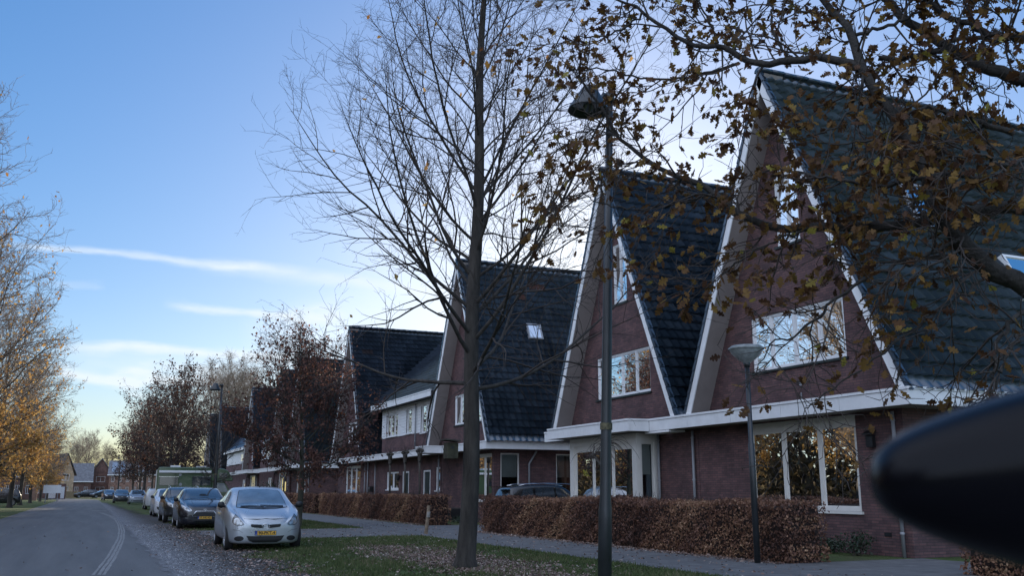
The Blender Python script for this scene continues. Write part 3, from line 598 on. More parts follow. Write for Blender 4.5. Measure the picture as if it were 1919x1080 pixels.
for o, n in zip(dops, (3, 1, 1)): window(hl, P_, *o, n=n, curtain=[(0, .4, CURT)], sill=True, sash=False)
fascia(hl, [(15.35, 44.8), (15.35, 55.9), (17.5, 55.9)][::1], z0=6.08, z1=6.42)
fascia(hl, [(15.33, 44.6), (15.33, 58.0)], z0=3.15, z1=3.48); canopy(hl, 15.33, XW+.2, 44.6, 58.0); m = MB(); m.box(15.4, 19, 44.8, 55.85, 6.1, 6.36); m.build('dormer_roof', FLAT, hl)
for o, n in ((lops[0], 2), (lops[3], 1)): window(hl, PX(XW), *o, n=n, curtain=[(0, 1, CURT)])
door(hl, PX(XW), 50.0, 51.1); door(hl, PX(XW), 46.4, 47.5)
pipe(hl, 15.86, 56.3, 3.1); pipe(hl, 15.86, 58.0, 3.1); pipe(hl, 15.84, 48.6, 6.0, 3.5); pipe(hl, 15.86, 44.8, 3.1)
def lf(x, s, n): a = math.atan2(5.2, 5.6); return np.stack([15.75+s*math.cos(a)-n*math.sin(a), x, 6.2+s*math.sin(a)+n*math.cos(a)], -1)
v, f, a = tiles(44.6, 59.5, lambda x, s, n: lf(x, 7.64-s, n), False, S=7.64); lr = from_arrays('roof', v, [f], TILEB, hl, attr=a*.9)
m = MB(); m.quad((21.35, 44.6, 11.35), (21.35, 59.5, 11.35), (27, 59.5, 6), (27, 44.6, 6)); m.quad((27, 44.6, 0), (27, 59.5, 0), (27, 59.5, 6), (27, 44.6, 6)); m.build('back_roof', FLAT, hl)
m = MB(); m.box(19.5, 19.6, 44.7, 58, 0, 8); m.box(16.2, 19.5, 44.7, 58, 3.2, 3.3); m.build('interior', INT, hl)
wl = MB(); wl.lathe([(.09, 1.95), (.11, 2.1), (.11, 2.2), (.02, 2.28)], (15.82, 51.4, 0), 10); wl.box(15.8, 16, 51.37, 51.43, 2.15, 2.2); wl.build('wall_lantern', DARK, hl)
# --- farther houses, built by the same module
def far_house(yc, label, mat=TILEB, kind=0, y0=None, y1=None, seed=0, mirror=False):
    h = thing('house', label, 'house', (16, yc, 0), 'steep gabled brick houses'); y0 = yc-HW if y0 is None else y0; y1 = yc+HW if y1 is None else y1
    o = (yc-1.9, yc+1.9, .9, 3.0); house_core(h, y0+.5, y1, [o]); gable_wall(h, yc, gops(yc)); back_gable(h, yc); gable_roof(h, yc, detail=False, mat=mat, seed=seed)
    std_gable_windows(h, yc, cur=kind % 2 == 0); window(h, PX(XW), *o, n=5 if kind else 3, top=.1, curtain=[(.0, .25, CURT), (.8, 1, CURT)], sash=False)
    xf = 14.7 if kind == 1 else 15.33
    fascia(h, [(27.2, y0+.02), (xf, y0+.02), (xf, y1-.02), (XW, y1-.02)]); canopy(h, xf, XW+.2, y0+.02, y1-.02)
    pipe(h, 15.9, y0+.75, 3.1); return h
far_house(62.15, 'fourth gabled house with dark blue tiled roof standing just beyond the white dormer', seed=4, y0=58.05)
far_house(79.0, 'fifth gabled house, half hidden behind the red-brown leaved tree', seed=5, kind=1)
far_house(87.5, 'sixth gabled house, its ridge just left of the red-brown tree top', seed=6)
far_house(104.7, 'seventh gabled house seen above the green camper van', seed=7, kind=1)
far_house(131.2, 'eighth gabled house, dark roof right behind the distant street lamp', seed=8)
far_house(144.3, 'farthest house of the gabled row, only a dark roof edge beside the distant lamp', seed=9)
def low_block(y0, y1, label):      # white fronted lower links between the far gables
    h = thing('link_house', label, 'house', (16, (y0+y1)/2, 0)); m = MB(); wall(m, PX(XW), y0, y1, 0, lambda a: 4.4, [(y0+1, y0+3, 1, 2.6)]); m.build('wall', BRICK, h); m = MB(); m.box(27, 27.1, y0, y1, 0, 7); m.build('back_wall', BRICK, h)
    m = MB(); m.box(15.95, 18, y0+.8, y1-.8, 4.42, 5.9); m.build('dormer_cladding', SIDING, h); window(h, PX(15.85), y0+2, y0+5, 4.6, 5.6, n=3, sill=False); window(h, PX(XW), y0+1, y0+3, 1, 2.6, n=2)
    fascia(h, [(15.33, y0), (15.33, y1)]); fascia(h, [(15.5, y0+.5), (15.5, y1-.5)], z0=5.9, z1=6.2)
    v, f, a = tiles(y0, y1, lambda x, s, n: np.stack([15.7+s*.68-n*.7, x, 6.2+s*.66+n*.7], -1)[..., :], False, S=5); v = v.copy(); from_arrays('roof', v, [f], TILEB, h, attr=a*.9); m = MB(); m.box(15.6, 18.5, y0, y1, 6.0, 6.15); m.quad((19.1, y0, 9.5), (19.1, y1, 9.5), (27, y1, 6), (27, y0, 6)); m.build('back_roof', FLAT, h)
low_block(92.0, 100.4, 'low white clad link house beyond the sixth gable')
low_block(109.0, 127.0, 'long low white clad link house above the camper cab')
# ------------------------------------------------------------------ far background houses and wall
def ray_pt(u, dist): d = at(u, 920, dist); return d[0], d[1]
def plain_house(label, u0, u1, dist, zeave, zridge, gable=True, mat=None, roofm=None, depth=8, solar=False, rot=0, wins=2):
    x0, y0 = ray_pt(u0, dist); x1, y1 = ray_pt(u1, dist); W_ = math.hypot(x1-x0, y1-y0)
    h = thing('house', label, 'house', (x0, y0, 0)); m = MB(); mat = mat or BRICK2
    ops = [(W_*(i+.3)/wins, W_*(i+.7)/wins, z, z+1.3) for i in range(wins) for z in ((.9, 3.4) if zeave > 4 else (.9,))]
    P_ = lambda a, z, d: (a, d, z)
    kx = (lambda a: zeave) if not gable else (lambda a: zeave+(zridge-zeave)*(1-abs(a-W_/2)/(W_/2)))
    wall(m, P_, 0, W_, 0, kx, ops, brk=(W_/2,), depth=.15)
    m.box(0, W_, depth-.1, depth, 0, zeave); m.box(-.01, .1, .1, depth, 0, zeave); m.box(W_-.1, W_+.01, .1, depth, 0, zeave); m.box(.1, W_-.1, .3, .4, 0, zeave-.3)
    parts = [('wall', m, mat)]; r = MB()
    if gable:
        for s in (-1, 1): r.prism([(W_/2, -.4, zridge+.05), (W_/2+s*(W_/2+.4), -.4, zeave-.25), (W_/2+s*(W_/2+.4), -.4, zeave), (W_/2, -.4, zridge+.3)], (0, depth+.8, 0))
    else:
        r.prism([(-.4, -.4, zeave), (-.4, depth/2, zridge), (-.4, depth+.4, zeave), (-.4, depth+.4, zeave+.2), (-.4, depth/2, zridge+.2), (-.4, -.4, zeave+.2)], (W_+.8, 0, 0))
    parts.append(('roof', r, roofm or FLAT)); e = MB(); e.box(-.45, W_+.45, -.5, -.38, zeave-.1, zeave+.12)
    if not gable: parts.append(('eaves_board', e, WHITE))
    for o in ops:
        f = MB(); pbox(f, P_, o[0], o[1], o[2], o[2]+.07, .02, .1); pbox(f, P_, o[0], o[1], o[3]-.07, o[3], .02, .1)
        for q in (o[0], (o[0]+o[1])/2-.03, o[1]-.06): pbox(f, P_, q, q+.06, o[2]+.07, o[3]-.07, .02, .1)
        parts.append(('window', f, WHITE))
    if solar:
        s = MB(); k = (zridge-zeave)/(depth/2+.4)
        for i in range(int(W_/1.9)):
            if i % 7 == 6: continue
            for j in range(2):
                x = .4+i*1.9; y = .2+j*1.75; s.prism([(x, y, zeave+.3+k*(y+.4)), (x+1.2, y, zeave+.3+k*(y+.4)), (x+1.2, y+1.6, zeave+.3+k*(y+2.0)), (x, y+1.6, zeave+.3+k*(y+2.0))], (0, 0, .06))
        parts.append(('solar_panels', s, SKYG2))
    a = math.atan2(y1-y0, x1-x0)+rot
    for n_, mb, mt in parts:
        o = mb.build(n_, mt); o.parent = h
    h.rotation_euler = (0, 0, a); return h
SKYG2 = M('solar_panel_glass', (.25, .3, .36), .25, var=.1, metal=.3)
ROOFL = M('weathered_grey_roof', (.15, .15, .16), .7, var=.25, scale=2)
GABL = brick_mat('yellow_brick', (.55, .42, .26), (.48, .36, .22), (.5, .42, .33))
plain_house('far yellow brick gabled house with dark roof at the end of the road', 107, 138, 215, 4.6, 8.6, mat=GABL, roofm=FLAT, depth=10, rot=.3, wins=1)
plain_house('low dark brick house with grey roof right of the far yellow gable', 134, 170, 245, 3.4, 7.6, gable=False, mat=BRICK3, roofm=ROOFL, depth=9)
plain_house('far brick end house with broad gable beside the solar roof', 166, 208, 250, 5.2, 8.8, mat=BRICK3, roofm=ROOFL, depth=9, wins=1)
plain_house('long far terrace with solar panels on its pale roof', 203, 300, 246, 5.0, 8.3, gable=False, roofm=ROOFL, depth=9, solar=True, wins=7)
plain_house('dark brick house behind the trunks left of the road', 62, 112, 190, 3.2, 7.5, gable=False, mat=BRICK3, roofm=FLAT, depth=9, wins=3)
plain_house('long brick house at the far left behind the golden trees', -60, 62, 165, 4.8, 8.4, gable=False, mat=BRICK3, roofm=FLAT, depth=9, wins=6)
for (u0, u1, d, z, lab) in ((86, 108, 180, 2.2, 'white garage doors behind the last trunks on the left'), (112, 124, 176, 2.0, 'pale garage doors under the far yellow gable')):
    x0, y0 = ray_pt(u0, d); x1, y1 = ray_pt(u1, d); g = thing('garage', lab, 'garage', (x0, y0, 0)); W_ = math.hypot(x1-x0, y1-y0)
    m = MB(); m.box(0, W_, .1, 5, 0, z+.5); o = m.build('wall', BRICK3); o.parent = g; m = MB()
    for i in range(14): m.box(.2+i*(W_-.4)/14, .2+(i+.93)*(W_-.4)/14, .03, .1, .1, z)
    o = m.build('door', WHITE); o.parent = g; g.rotation_euler = (0, 0, math.atan2(y1-y0, x1-x0))
x0, y0 = ray_pt(68, 190); x1, y1 = ray_pt(215, 216)
gw = MB(); k = 40
HED = M('clipped_dark_hedge', (.02, .028, .018), .9, var=.4, scale=6, bump=.8)
L_ = [(x0+(x1-x0)*i/k, y0+(y1-y0)*i/k) for i in range(k+1)]; h_ = [1.15+.1*random.random() for _ in L_]
for i in range(k): gw.add([(L_[i][0], L_[i][1], 0), (L_[i+1][0], L_[i+1][1], 0), (L_[i+1][0], L_[i+1][1], h_[i+1]), (L_[i][0], L_[i][1], h_[i]), (L_[i][0], L_[i][1]+1, h_[i]), (L_[i+1][0], L_[i+1][1]+1, h_[i+1])], [(0, 1, 2, 3), (3, 2, 5, 4)])
tag(gw.build('low_hedge', HED), 'low dark clipped hedge across the far end of the road', 'hedge')
x0, y0 = ray_pt(58, 150); x1, y1 = ray_pt(72, 152)
m = MB(); m.box(x0, x1, y0, y0+.4, 0, 1.9); tag(m.build('brick_pier', BRICK2), 'reddish brick garden wall piece between the left trunks', 'wall')
# far sign frame on the left verge
sx, sy = ray_pt(98, 120); s = thing('road_sign', 'white framed road sign on two posts at the far left verge', 'sign', (sx, sy, 0))
m = MB(); m.box(sx-.9, sx+.9, sy, sy+.05, 1.1, 2.0); m.build('panel', WHITE, s)
for d in (-.6, .6):
    m = MB(); m.tube([(sx+d, sy+.08, 0), (sx+d, sy+.08, 2.1)], .05, 8); m.build('post', PIPE, s)
# ------------------------------------------------------------------ vehicles
def paint(name, col, metal=.4, rough=.28):
    m, n, b = newmat(name); b.inputs['Base Color'].default_value = c4(col); b.inputs['Metallic'].default_value = metal; b.inputs['Roughness'].default_value = rough
    b.inputs['Coat Weight'].default_value = .8; b.inputs['Coat Roughness'].default_value = .03
    t = nd(n, 'ShaderNodeTexCoord'); no = nd(n, 'ShaderNodeTexNoise', Scale=3., Detail=8, Roughness=.7); n.links.new(t.outputs['Object'], no.inputs['Vector'])
    mr = nd(n, 'ShaderNodeMapRange'); mr.inputs[1].default_value = .3; mr.inputs[2].default_value = .7; mr.inputs[3].default_value = rough*.8; mr.inputs[4].default_value = rough*1.5
    n.links.new(no.outputs[0], mr.inputs[0]); n.links.new(mr.outputs[0], b.inputs['Roughness']); return m
RUBBER = M('tyre_rubber', (.018, .018, .019), .85, var=.2)
RIM = M('alloy_rim', (.35, .36, .38), .35, metal=.7, var=.08)
CGLASS = M('car_glass', (.035, .045, .055), .06, var=.1, spec=.9, coat=1)
CGLASSL = M('misty_windscreen', (.11, .15, .19), .16, var=.2, spec=.9, coat=1, scale=2.5)
LAMP = M('headlight_lens', (.42, .44, .45), .12, metal=.5, var=.25, scale=9, coat=1)
LAMPD = M('headlight_bezel', (.12, .13, .14), .15, metal=.5, var=.1, coat=1)
CHROME = M('chrome', (.65, .66, .68), .12, metal=1, var=.05)
PLATE = M('yellow_plate', (.75, .42, .05), .5, var=.05)
PBLUE = M('blue_plate_band', (.02, .06, .3), .5, var=.05)
def crom(A, t):
    A = np.asarray(A, float); n = len(A); i = np.clip(np.floor(t).astype(int), 0, n-2); f = (t-i)[:, None]
    p0, p1, p2, p3 = A[np.maximum(i-1, 0)], A[i], A[i+1], A[np.minimum(i+2, n-1)]
    return .5*((2*p1)+(-p0+p2)*f+(2*p0-5*p1+4*p2-p3)*f*f+(-p0+3*p1-3*p2+p3)*f**3)
def car_surface(L, W, Hh, st, nu=90, nv=64):
    """st rows: s, zb, hw, zw, hs, zs, ht, zt (fractions of L, W/2 and H)"""
    st = np.array(st, float); S = crom(st, np.linspace(0, len(st)-1, nu)); V = []
    for s, zb, hw, zw, hs, zs, ht, zt in S:
        sec = np.array([(0, zb), (.6*hw, zb), (.88*hw, zb+.012), (.975*hw, zb+.07), (hw, zw), ((hw+hs)/2+.015, (zw+zs)/2+.02), (hs, zs), (.45*hs+.55*ht, .45*zs+.55*zt), (ht, zt-.035), (.8*ht, zt-.012), (.4*ht, zt-.003), (0, zt)])
        c = crom(sec, np.linspace(0, len(sec)-1, nv)); V.append(np.stack([np.full(nv, L/2-s*L), c[:, 0]*W/2, c[:, 1]*Hh], 1))
    V = np.array(V); Vr = V*np.array([1, -1, 1]); R = np.concatenate([V, Vr[:, -2:0:-1]], 1); k = R.shape[1]
    I = np.arange(nu*k).reshape(nu, k); a = I[:-1]; b = np.roll(a, -1, 1); d = I[1:]; c = np.roll(d, -1, 1)
    Q = np.stack([a, b, c, d], -1).reshape(-1, 4)[:, ::-1]; Vs = R.reshape(-1, 3); n = len(Vs)
    Vs = np.concatenate([Vs, R[0].mean(0)[None], R[-1].mean(0)[None]]); T = [(n, I[0][j], I[0][(j+1) % k]) for j in range(k)]+[(n+1, I[-1][(j+1) % k], I[-1][j]) for j in range(k)]
    return Vs, Q, np.array(T)
HATCH = [(0, .16, .46, .27, .44, .36, .38, .40), (.008, .115, .70, .27, .64, .42, .52, .46), (.03, .10, .85, .29, .76, .49, .60, .52), (.075, .10, .945, .31, .86, .55, .66, .575), (.14, .11, .985, .34, .91, .60, .70, .63), (.21, .125, 1., .35, .925, .635, .74, .672),
         (.27, .125, 1., .36, .93, .655, .765, .71), (.33, .125, 1., .37, .935, .665, .745, .79), (.40, .125, 1., .38, .94, .67, .715, .88), (.47, .125, 1., .39, .94, .675, .69, .955), (.54, .125, 1., .39, .94, .68, .685, .99), (.63, .125, 1., .39, .94, .685, .68, 1.), (.74, .125, 1., .39, .94, .69, .67, .993), (.85, .13, .995, .39, .93, .70, .655, .965),
         (.92, .14, .98, .39, .91, .70, .64, .92), (.955, .15, .965, .38, .88, .68, .66, .80), (.98, .16, .93, .37, .85, .62, .70, .68), (.995, .19, .8, .36, .74, .50, .6, .55), (1., .24, .6, .35, .55, .44, .45, .47)]
SUV = [(0, .25, .42, .32, .42, .42, .36, .46), (.01, .2, .7, .34, .66, .48, .56, .52), (.035, .17, .86, .35, .8, .53, .64, .565), (.09, .16, .95, .36, .88, .57, .68, .60), (.17, .155, .99, .37, .92, .60, .72, .635), (.25, .155, 1., .38, .93, .625, .75, .665), (.31, .155, 1., .38, .93, .635, .76, .72),
       (.37, .155, 1., .38, .94, .645, .735, .83), (.43, .155, 1., .38, .94, .65, .71, .93), (.5, .155, 1., .39, .94, .655, .7, .985), (.62, .155, 1., .39, .94, .66, .69, 1.), (.78, .155, 1., .39, .94, .67, .68, .99), (.88, .155, .99, .39, .92, .68, .66, .965), (.935, .16, .98, .39, .9, .68, .64, .92), (.965, .17, .95, .38, .88, .66, .68, .78), (.99, .2, .88, .37, .8, .58, .68, .64), (1., .25, .6, .35, .55, .45, .45, .5)]
VAN = [(0, .2, .5, .28, .5, .34, .4, .38), (.01, .14, .8, .3, .76, .4, .6, .44), (.05, .12, .93, .31, .88, .47, .7, .51), (.12, .115, .98, .32, .92, .52, .76, .58), (.17, .115, 1., .33, .93, .55, .8, .66), (.24, .115, 1., .34, .95, .58, .82, .82), (.31, .115, 1., .34, .96, .6, .82, .95), (.4, .115, 1., .34, .96, .62, .82, 1.), (.7, .115, 1., .34, .96, .62, .83, 1.), (.96, .12, 1., .34, .96, .62, .82, .985), (.99, .13, .99, .34, .94, .6, .8, .93), (1., .2, .9, .34, .88, .5, .74, .7)]
def build_car(name, label, cat, pmat, L, W, Hh, st, wr=.30, front=None, side=None, glass=CGLASS, wx=(.175, .835), group=None, detail=2, roofrail=False, handles=True, spokes=7):
    root = thing(name, label, cat, (0, 0, 0), group)
    V, Q, T = car_surface(L, W, Hh, st, 90 if detail > 1 else 46, 64 if detail > 1 else 36)
    body = from_arrays('body', V, [Q, T], [pmat, DARK], root, smooth=True)
    bvh = BVHTree.FromPolygons([Vector(v) for v in V], [tuple(map(int, q)) for q in Q]+[tuple(map(int, q)) for q in T])
    cm = MB(); wxs = [L/2-wx[0]*L, L/2-wx[1]*L]
    for x in wxs:
        for s in (-1, 1):
            pr = [(x+(wr+.045)*math.cos(t), s*(W/2-.24), wr+.02+(wr+.045)*math.sin(t)) for t in np.linspace(0, 2*math.pi, 33)[:-1]]
            cm.prism(pr if s < 0 else pr[::-1], (0, s*.5, 0)) if s > 0 else cm.prism(pr[::-1], (0, -.5, 0))
    cut = cm.build('cut', DARK); bm_ = body.modifiers.new('c', 'BOOLEAN'); bm_.object = cut; bm_.operation = 'DIFFERENCE'; bm_.solver = 'EXACT'; bm_.material_mode = 'TRANSFER'
    bpy.context.view_layer.update(); dg = bpy.context.evaluated_depsgraph_get(); me = bpy.data.meshes.new_from_object(body.evaluated_get(dg)); body.modifiers.clear(); body.data = me; bpy.data.objects.remove(cut)
    def decal(name, poly, axis, off, mat, parent=root, rings=5, sub=5, thick=True, smooth_poly=False, c=None):
        poly = np.array(poly, float); n0 = len(poly)
        if smooth_poly:
            ext = np.concatenate([poly[-2:], poly, poly[:3]]); p = crom(ext, np.linspace(2, 2+n0, n0*sub, endpoint=False))
        else: p = np.concatenate([poly[i]+(poly[(i+1) % n0]-poly[i])*np.linspace(0, 1, sub, endpoint=False)[:, None] for i in range(n0)])
        c = np.array(c) if c is not None else p.mean(0); n = len(p); P_ = np.concatenate([c+(p-c)*k/rings for k in range(1, rings+1)]+[c[None]])
        out = []
        for a, b in P_:
            if axis == 'x': o, d = Vector((L, a, b)), Vector((-1, 0, 0))
            elif axis == '-x': o, d = Vector((-L, a, b)), Vector((1, 0, 0))
            elif axis == 'y': o, d = Vector((a, 3, b)), Vector((0, -1, 0))
            elif axis == '-y': o, d = Vector((a, -3, b)), Vector((0, 1, 0))
            else: o, d = Vector((a, b, 4)), Vector((0, 0, -1))
            h, nn, _, _ = bvh.ray_cast(o, d)
            if h is None: h, nn, _, _ = bvh.find_nearest(o+d*(2.3 if axis[-1] == 'y' else L*.55))
            if nn.dot(d) > 0: nn = -nn
            out.append(h+nn*off)
        fs = []
        for k in range(rings-1):
            for j in range(n): fs.append((k*n+j, k*n+(j+1) % n, (k+1)*n+(j+1) % n, (k+1)*n+j))
        for j in range(n): fs.append((len(out)-1, (j+1) % n, j))
        m = MB(); m.add(out, fs); return m.build(name, mat, parent, smooth=True)
    # wheels
    tm = MB(); w_ = .095; tm.lathe([(wr*.6, -w_), (wr*.93, -w_), (wr, -w_*.75), (wr, w_*.75), (wr*.93, w_), (wr*.68, w_), (wr*.66, w_*.8)], (0, 0, 0), 32, 'y')
    rm = MB(); rm.lathe([(wr*.68, w_*.98), (wr*.64, w_*1.0), (wr*.62, w_*.6), (wr*.62, -w_)], (0, 0, 0), 32, 'y'); rm.lathe([(0, w_*.9), (wr*.16, w_*.85), (wr*.18, w_*.5)], (0, 0, 0), 16, 'y')
    for k in range(spokes):
        t = 2*math.pi*k/spokes; u_, v_ = np.array([math.cos(t), 0, math.sin(t)]), np.array([-math.sin(t), 0, math.cos(t)])
        rm.prism([tuple(u_*wr*.12+v_*.035+[0, w_*.5, 0]), tuple(u_*wr*.64+v_*.045+[0, w_*.7, 0]), tuple(u_*wr*.64-v_*.045+[0, w_*.7, 0]), tuple(u_*wr*.12-v_*.035+[0, w_*.5, 0])], (0, w_*.22, 0))
    dk = MB(); dk.lathe([(0, -.02), (wr*.62, -.02)], (0, 0, 0), 24, 'y'); first = None
    for x in wxs:
        for s in (-1, 1):
            if first is None:
                wh = tm.build('wheel', RUBBER, root, smooth=True); a = rm.build('rim', RIM, wh); b = dk.build('brake_disc', DARK, wh); first = wh
            else: wh = copy_tree(first, root)
            wh.location = (x, s*(W/2-.11), wr); wh.rotation_euler = (0, 0, 0 if s > 0 else math.pi)
    # side doors, windows, mirrors
    z = Hh; sd = side or {}
    for ax in ('y', '-y'):
        s = 1 if ax == 'y' else -1
        for poly in sd.get('doors', []):
            c = np.mean(poly, 0); big = [tuple(c+(np.array(p)-c)*1.0+np.sign(np.array(p)-c)*.008) for p in poly]
            decal('door_seam', big, ax, .0012, DARK, body, rings=7, sub=7); d_ = decal('door', poly, ax, .004, pmat, root, rings=7, sub=7)
            if handles: hx, hz = min(p[0] for p in poly)+.10, max(p[1] for p in poly)-.07; decal('handle', [(hx, hz), (hx+.15, hz+.004), (hx+.15, hz+.03), (hx, hz+.026)], ax, .022, DARK if 'blackh' in sd else pmat, d_, rings=2, sub=3)
        for poly in sd.get('glass', []): decal('side_window', poly, ax, .009, glass, root, rings=6, sub=6)
        if 'mirror' in sd:
            mx_, mz = sd['mirror']; m = MB(); prof = [(0, -.07), (.05, -.065), (.075, -.02), (.08, .03), (.065, .085), (.03, .11), (0, .115)]
            m.lathe([(r_, q) for r_, q in prof], (0, 0, 0), 14, 'y'); m.v = [(mx_+x*.75, s*(W/2*.9+.15)+y*.9, mz+zz) for x, y, zz in m.v]
            m.tube([(mx_-.02, s*W/2*.86, mz-.06), (mx_-.01, s*(W/2*.9+.12), mz-.02)], .028, 8); m.build('wing_mirror', DARK if sd.get('mdark', 1) else pmat, root, smooth=True)
        if 'sill' in sd: decal('sill_strip', sd['sill'], ax, .006, CHROME, root, rings=2, sub=6)
    if front: front(decal, root, body, L, W, Hh)
    if roofrail:
        for s in (-1, 1): m = MB(); m.tube([(L*.18, s*W*.33, Hh*.965), (L*.10, s*W*.335, Hh*1.005), (-L*.1, s*W*.335, Hh*1.025), (-L*.3, s*W*.33, Hh*1.0), (-L*.36, s*W*.325, Hh*.97)], .016, 6); m.build('roof_rail', CHROME, root, smooth=True)
    return root
def text(s, size, mat, name, parent, M_, bold=.0):
    c = bpy.data.curves.new('t', 'FONT'); c.body = s; c.size = size; c.align_x = 'CENTER'; c.align_y = 'CENTER'; c.extrude = .002; c.offset = bold; c.resolution_u = 3
    o = bpy.data.objects.new('t', c); COL.objects.link(o); bpy.context.view_layer.update(); me = bpy.data.meshes.new_from_object(o.evaluated_get(bpy.context.evaluated_depsgraph_get())); bpy.data.objects.remove(o)
    me.transform(M_); me.materials.clear(); me.materials.append(mat); q = bpy.data.objects.new(name, me); COL.objects.link(q); q.parent = parent; return q
def plate(root, x, z, s, y=0, w_=.5, h=.105):
    m = MB(); m.box(x, x+.012, y-w_/2, y+w_/2, z-h/2, z+h/2); p = m.build('number_plate', DARK, root)
    m = MB(); m.box(x+.012, x+.015, y-w_/2+.06, y+w_/2-.008, z-h/2+.007, z+h/2-.007); m.build('yellow_field', PLATE, p)
    m = MB(); m.box(x+.012, x+.015, y-w_/2+.006, y-w_/2+.058, z-h/2+.007, z+h/2-.007); m.build('blue_band', PBLUE, p)
    R = Matrix(((0, 0, 1, x+.016), (1, 0, 0, y+.028), (0, 1, 0, z), (0, 0, 0, 1))); text(s, .098, DARK, 'lettering', p, R, .002)
    text('NL', .03, WHITE, 'country_letters', p, Matrix(((0, 0, 1, x+.016), (1, 0, 0, y-w_/2+.033), (0, 1, 0, z-.028), (0, 0, 0, 1))))
def ring(mb, c, a, b, r, ang=0, n=28):
    pts = []
    for t in np.linspace(0, 2*math.pi, n+1): pts.append((c[0], c[1]+a*math.cos(t), c[2]+b*math.sin(t)))
    mb.tube(pts, r, 6, cap=False)
def mir(p): return [(-a, b) for a, b in p][::-1]
LIPP = M('pale_silver_trim', (.5, .53, .56), .3, metal=.4, var=.05)
def front_city(decal, root, body, L, W, Hh):
    h = Hh; ws = [(-.60, .985), (-.3, .955), (0, .945), (.3, .955), (.60, .985), (.575, 1.10), (.50, 1.33), (.47, 1.375), (.2, 1.40), (-.2, 1.40), (-.47, 1.375), (-.50, 1.33), (-.575, 1.10)]
    decal('windscreen_seal', [(a*1.03, (b-1.17)*1.05+1.17) for a, b in ws], 'x', .004, DARK, root, rings=9, sub=4); w_ = decal('windscreen', ws, 'x', .009, CGLASSL, root, rings=9, sub=4)
    for pts in ([(.50, .985), (.2, .992), (-.05, 1.0)], [(.02, .975), (-.3, .99), (-.52, .978)]): decal('wiper', pts+[(a, b+.022) for a, b in pts[::-1]], 'x', .022, DARK, root, rings=2, sub=5)
    decal('wiper', [(-.5, .972), (0, .95), (.5, .972), (.5, .995), (0, .972), (-.5, .995)], 'x', .012, DARK, root, rings=2, sub=6)
    hl_ = [(.50, .60), (.56, .565), (.68, .575), (.755, .64), (.745, .75), (.69, .83), (.66, .80), (.58, .70)]
    for P_ in (hl_, mir(hl_)):
        a = decal('headlight', P_, 'x', .006, LAMPD, root, rings=6, sub=4, smooth_poly=True); s = 1 if P_ is hl_ else -1
        c = (.665*s, .665); decal('lamp_lens', [(c[0]+.073*math.cos(t), c[1]+.078*math.sin(t)) for t in np.linspace(0, 2*math.pi, 12, endpoint=False)], 'x', .011, LAMP, a, rings=4, sub=2, smooth_poly=True)
        c = (.575*s, .62); decal('indicator_lens', [(c[0]+.033*math.cos(t), c[1]+.033*math.sin(t)) for t in np.linspace(0, 2*math.pi, 10, endpoint=False)], 'x', .011, LAMP, a, rings=3, sub=2, smooth_poly=True)
    decal('bonnet_seam', [(-.50, .722), (-.2, .70), (0, .722), (.2, .70), (.50, .722), (.5, .730), (.2, .709), (0, .731), (-.2, .709), (-.5, .730)], 'x', .003, DARK, body, rings=2, sub=6)
    g_ = [(.055, .50), (.33, .535), (.355, .585), (.335, .602), (.05, .585)]
    for P_ in (g_, mir(g_)): decal('grille_slot', P_, 'x', .006, DARK, root, rings=4, sub=4)
    decal('lower_grille', [(-.44, .335), (-.37, .225), (-.27, .185), (.27, .185), (.37, .225), (.44, .335), (.2, .325), (-.2, .325)], 'x', .007, DARK, root, rings=6, sub=5)
    for s in (1, -1):
        c = (.60*s, .275); decal('fog_light_recess', [(c[0]+.105*math.cos(t), c[1]+.058*math.sin(t)) for t in np.linspace(0, 2*math.pi, 12, endpoint=False)], 'x', .007, DARK, root, rings=4, sub=2, smooth_poly=True)
        cr = [(.52, .40), (.60, .455), (.74, .475)]
        for (a0_, b0_), (a1_, b1_) in zip(cr[:-1], cr[1:]): decal('bumper_crease', [(a0_*s, b0_), (a1_*s, b1_), (a1_*s, b1_+.007), (a0_*s, b0_+.007)], 'x', .003, DARK, body, rings=2, sub=5)
        lp_ = [(0, .168), (.28, .168), (.385, .21), (.47, .33)]
        for (a0_, b0_), (a1_, b1_) in zip(lp_[:-1], lp_[1:]): decal('grille_surround', [(a0_*s, b0_-.016), (a1_*s, b1_-.012), (a1_*s, b1_+.004), (a0_*s, b0_)], 'x', .012, LIPP, root, rings=2, sub=5)
    pass
    xx = L/2+.004; e = MB(); ring(e, (xx, 0, .548), .088, .058, .006); ring(e, (xx, 0, .563), .05, .022, .005); ring(e, (xx, 0, .548), .024, .052, .005); e2 = MB(); e2.lathe([(0, .0), (.1, 0), (.1, .004), (0, .004)], (0, 0, 0), 24, 'x'); e2.v = [(xx-.02+x, y*.95, .548+z_*.66) for x, y, z_ in e2.v]
    o = e2.build('badge_back', DARK, root); e.build('badge', CHROME, o, smooth=True); plate(root, L/2-.008, .395, '90-PKT-4')
    m = MB(); m.tube([(.30, 0, Hh*.985), (.14, 0, Hh*.985+.10)], .007, 6); m.lathe([(.02, 0), (.015, .02), (0, .025)], (.30, 0, Hh*.985), 8); m.build('antenna', DARK, root)
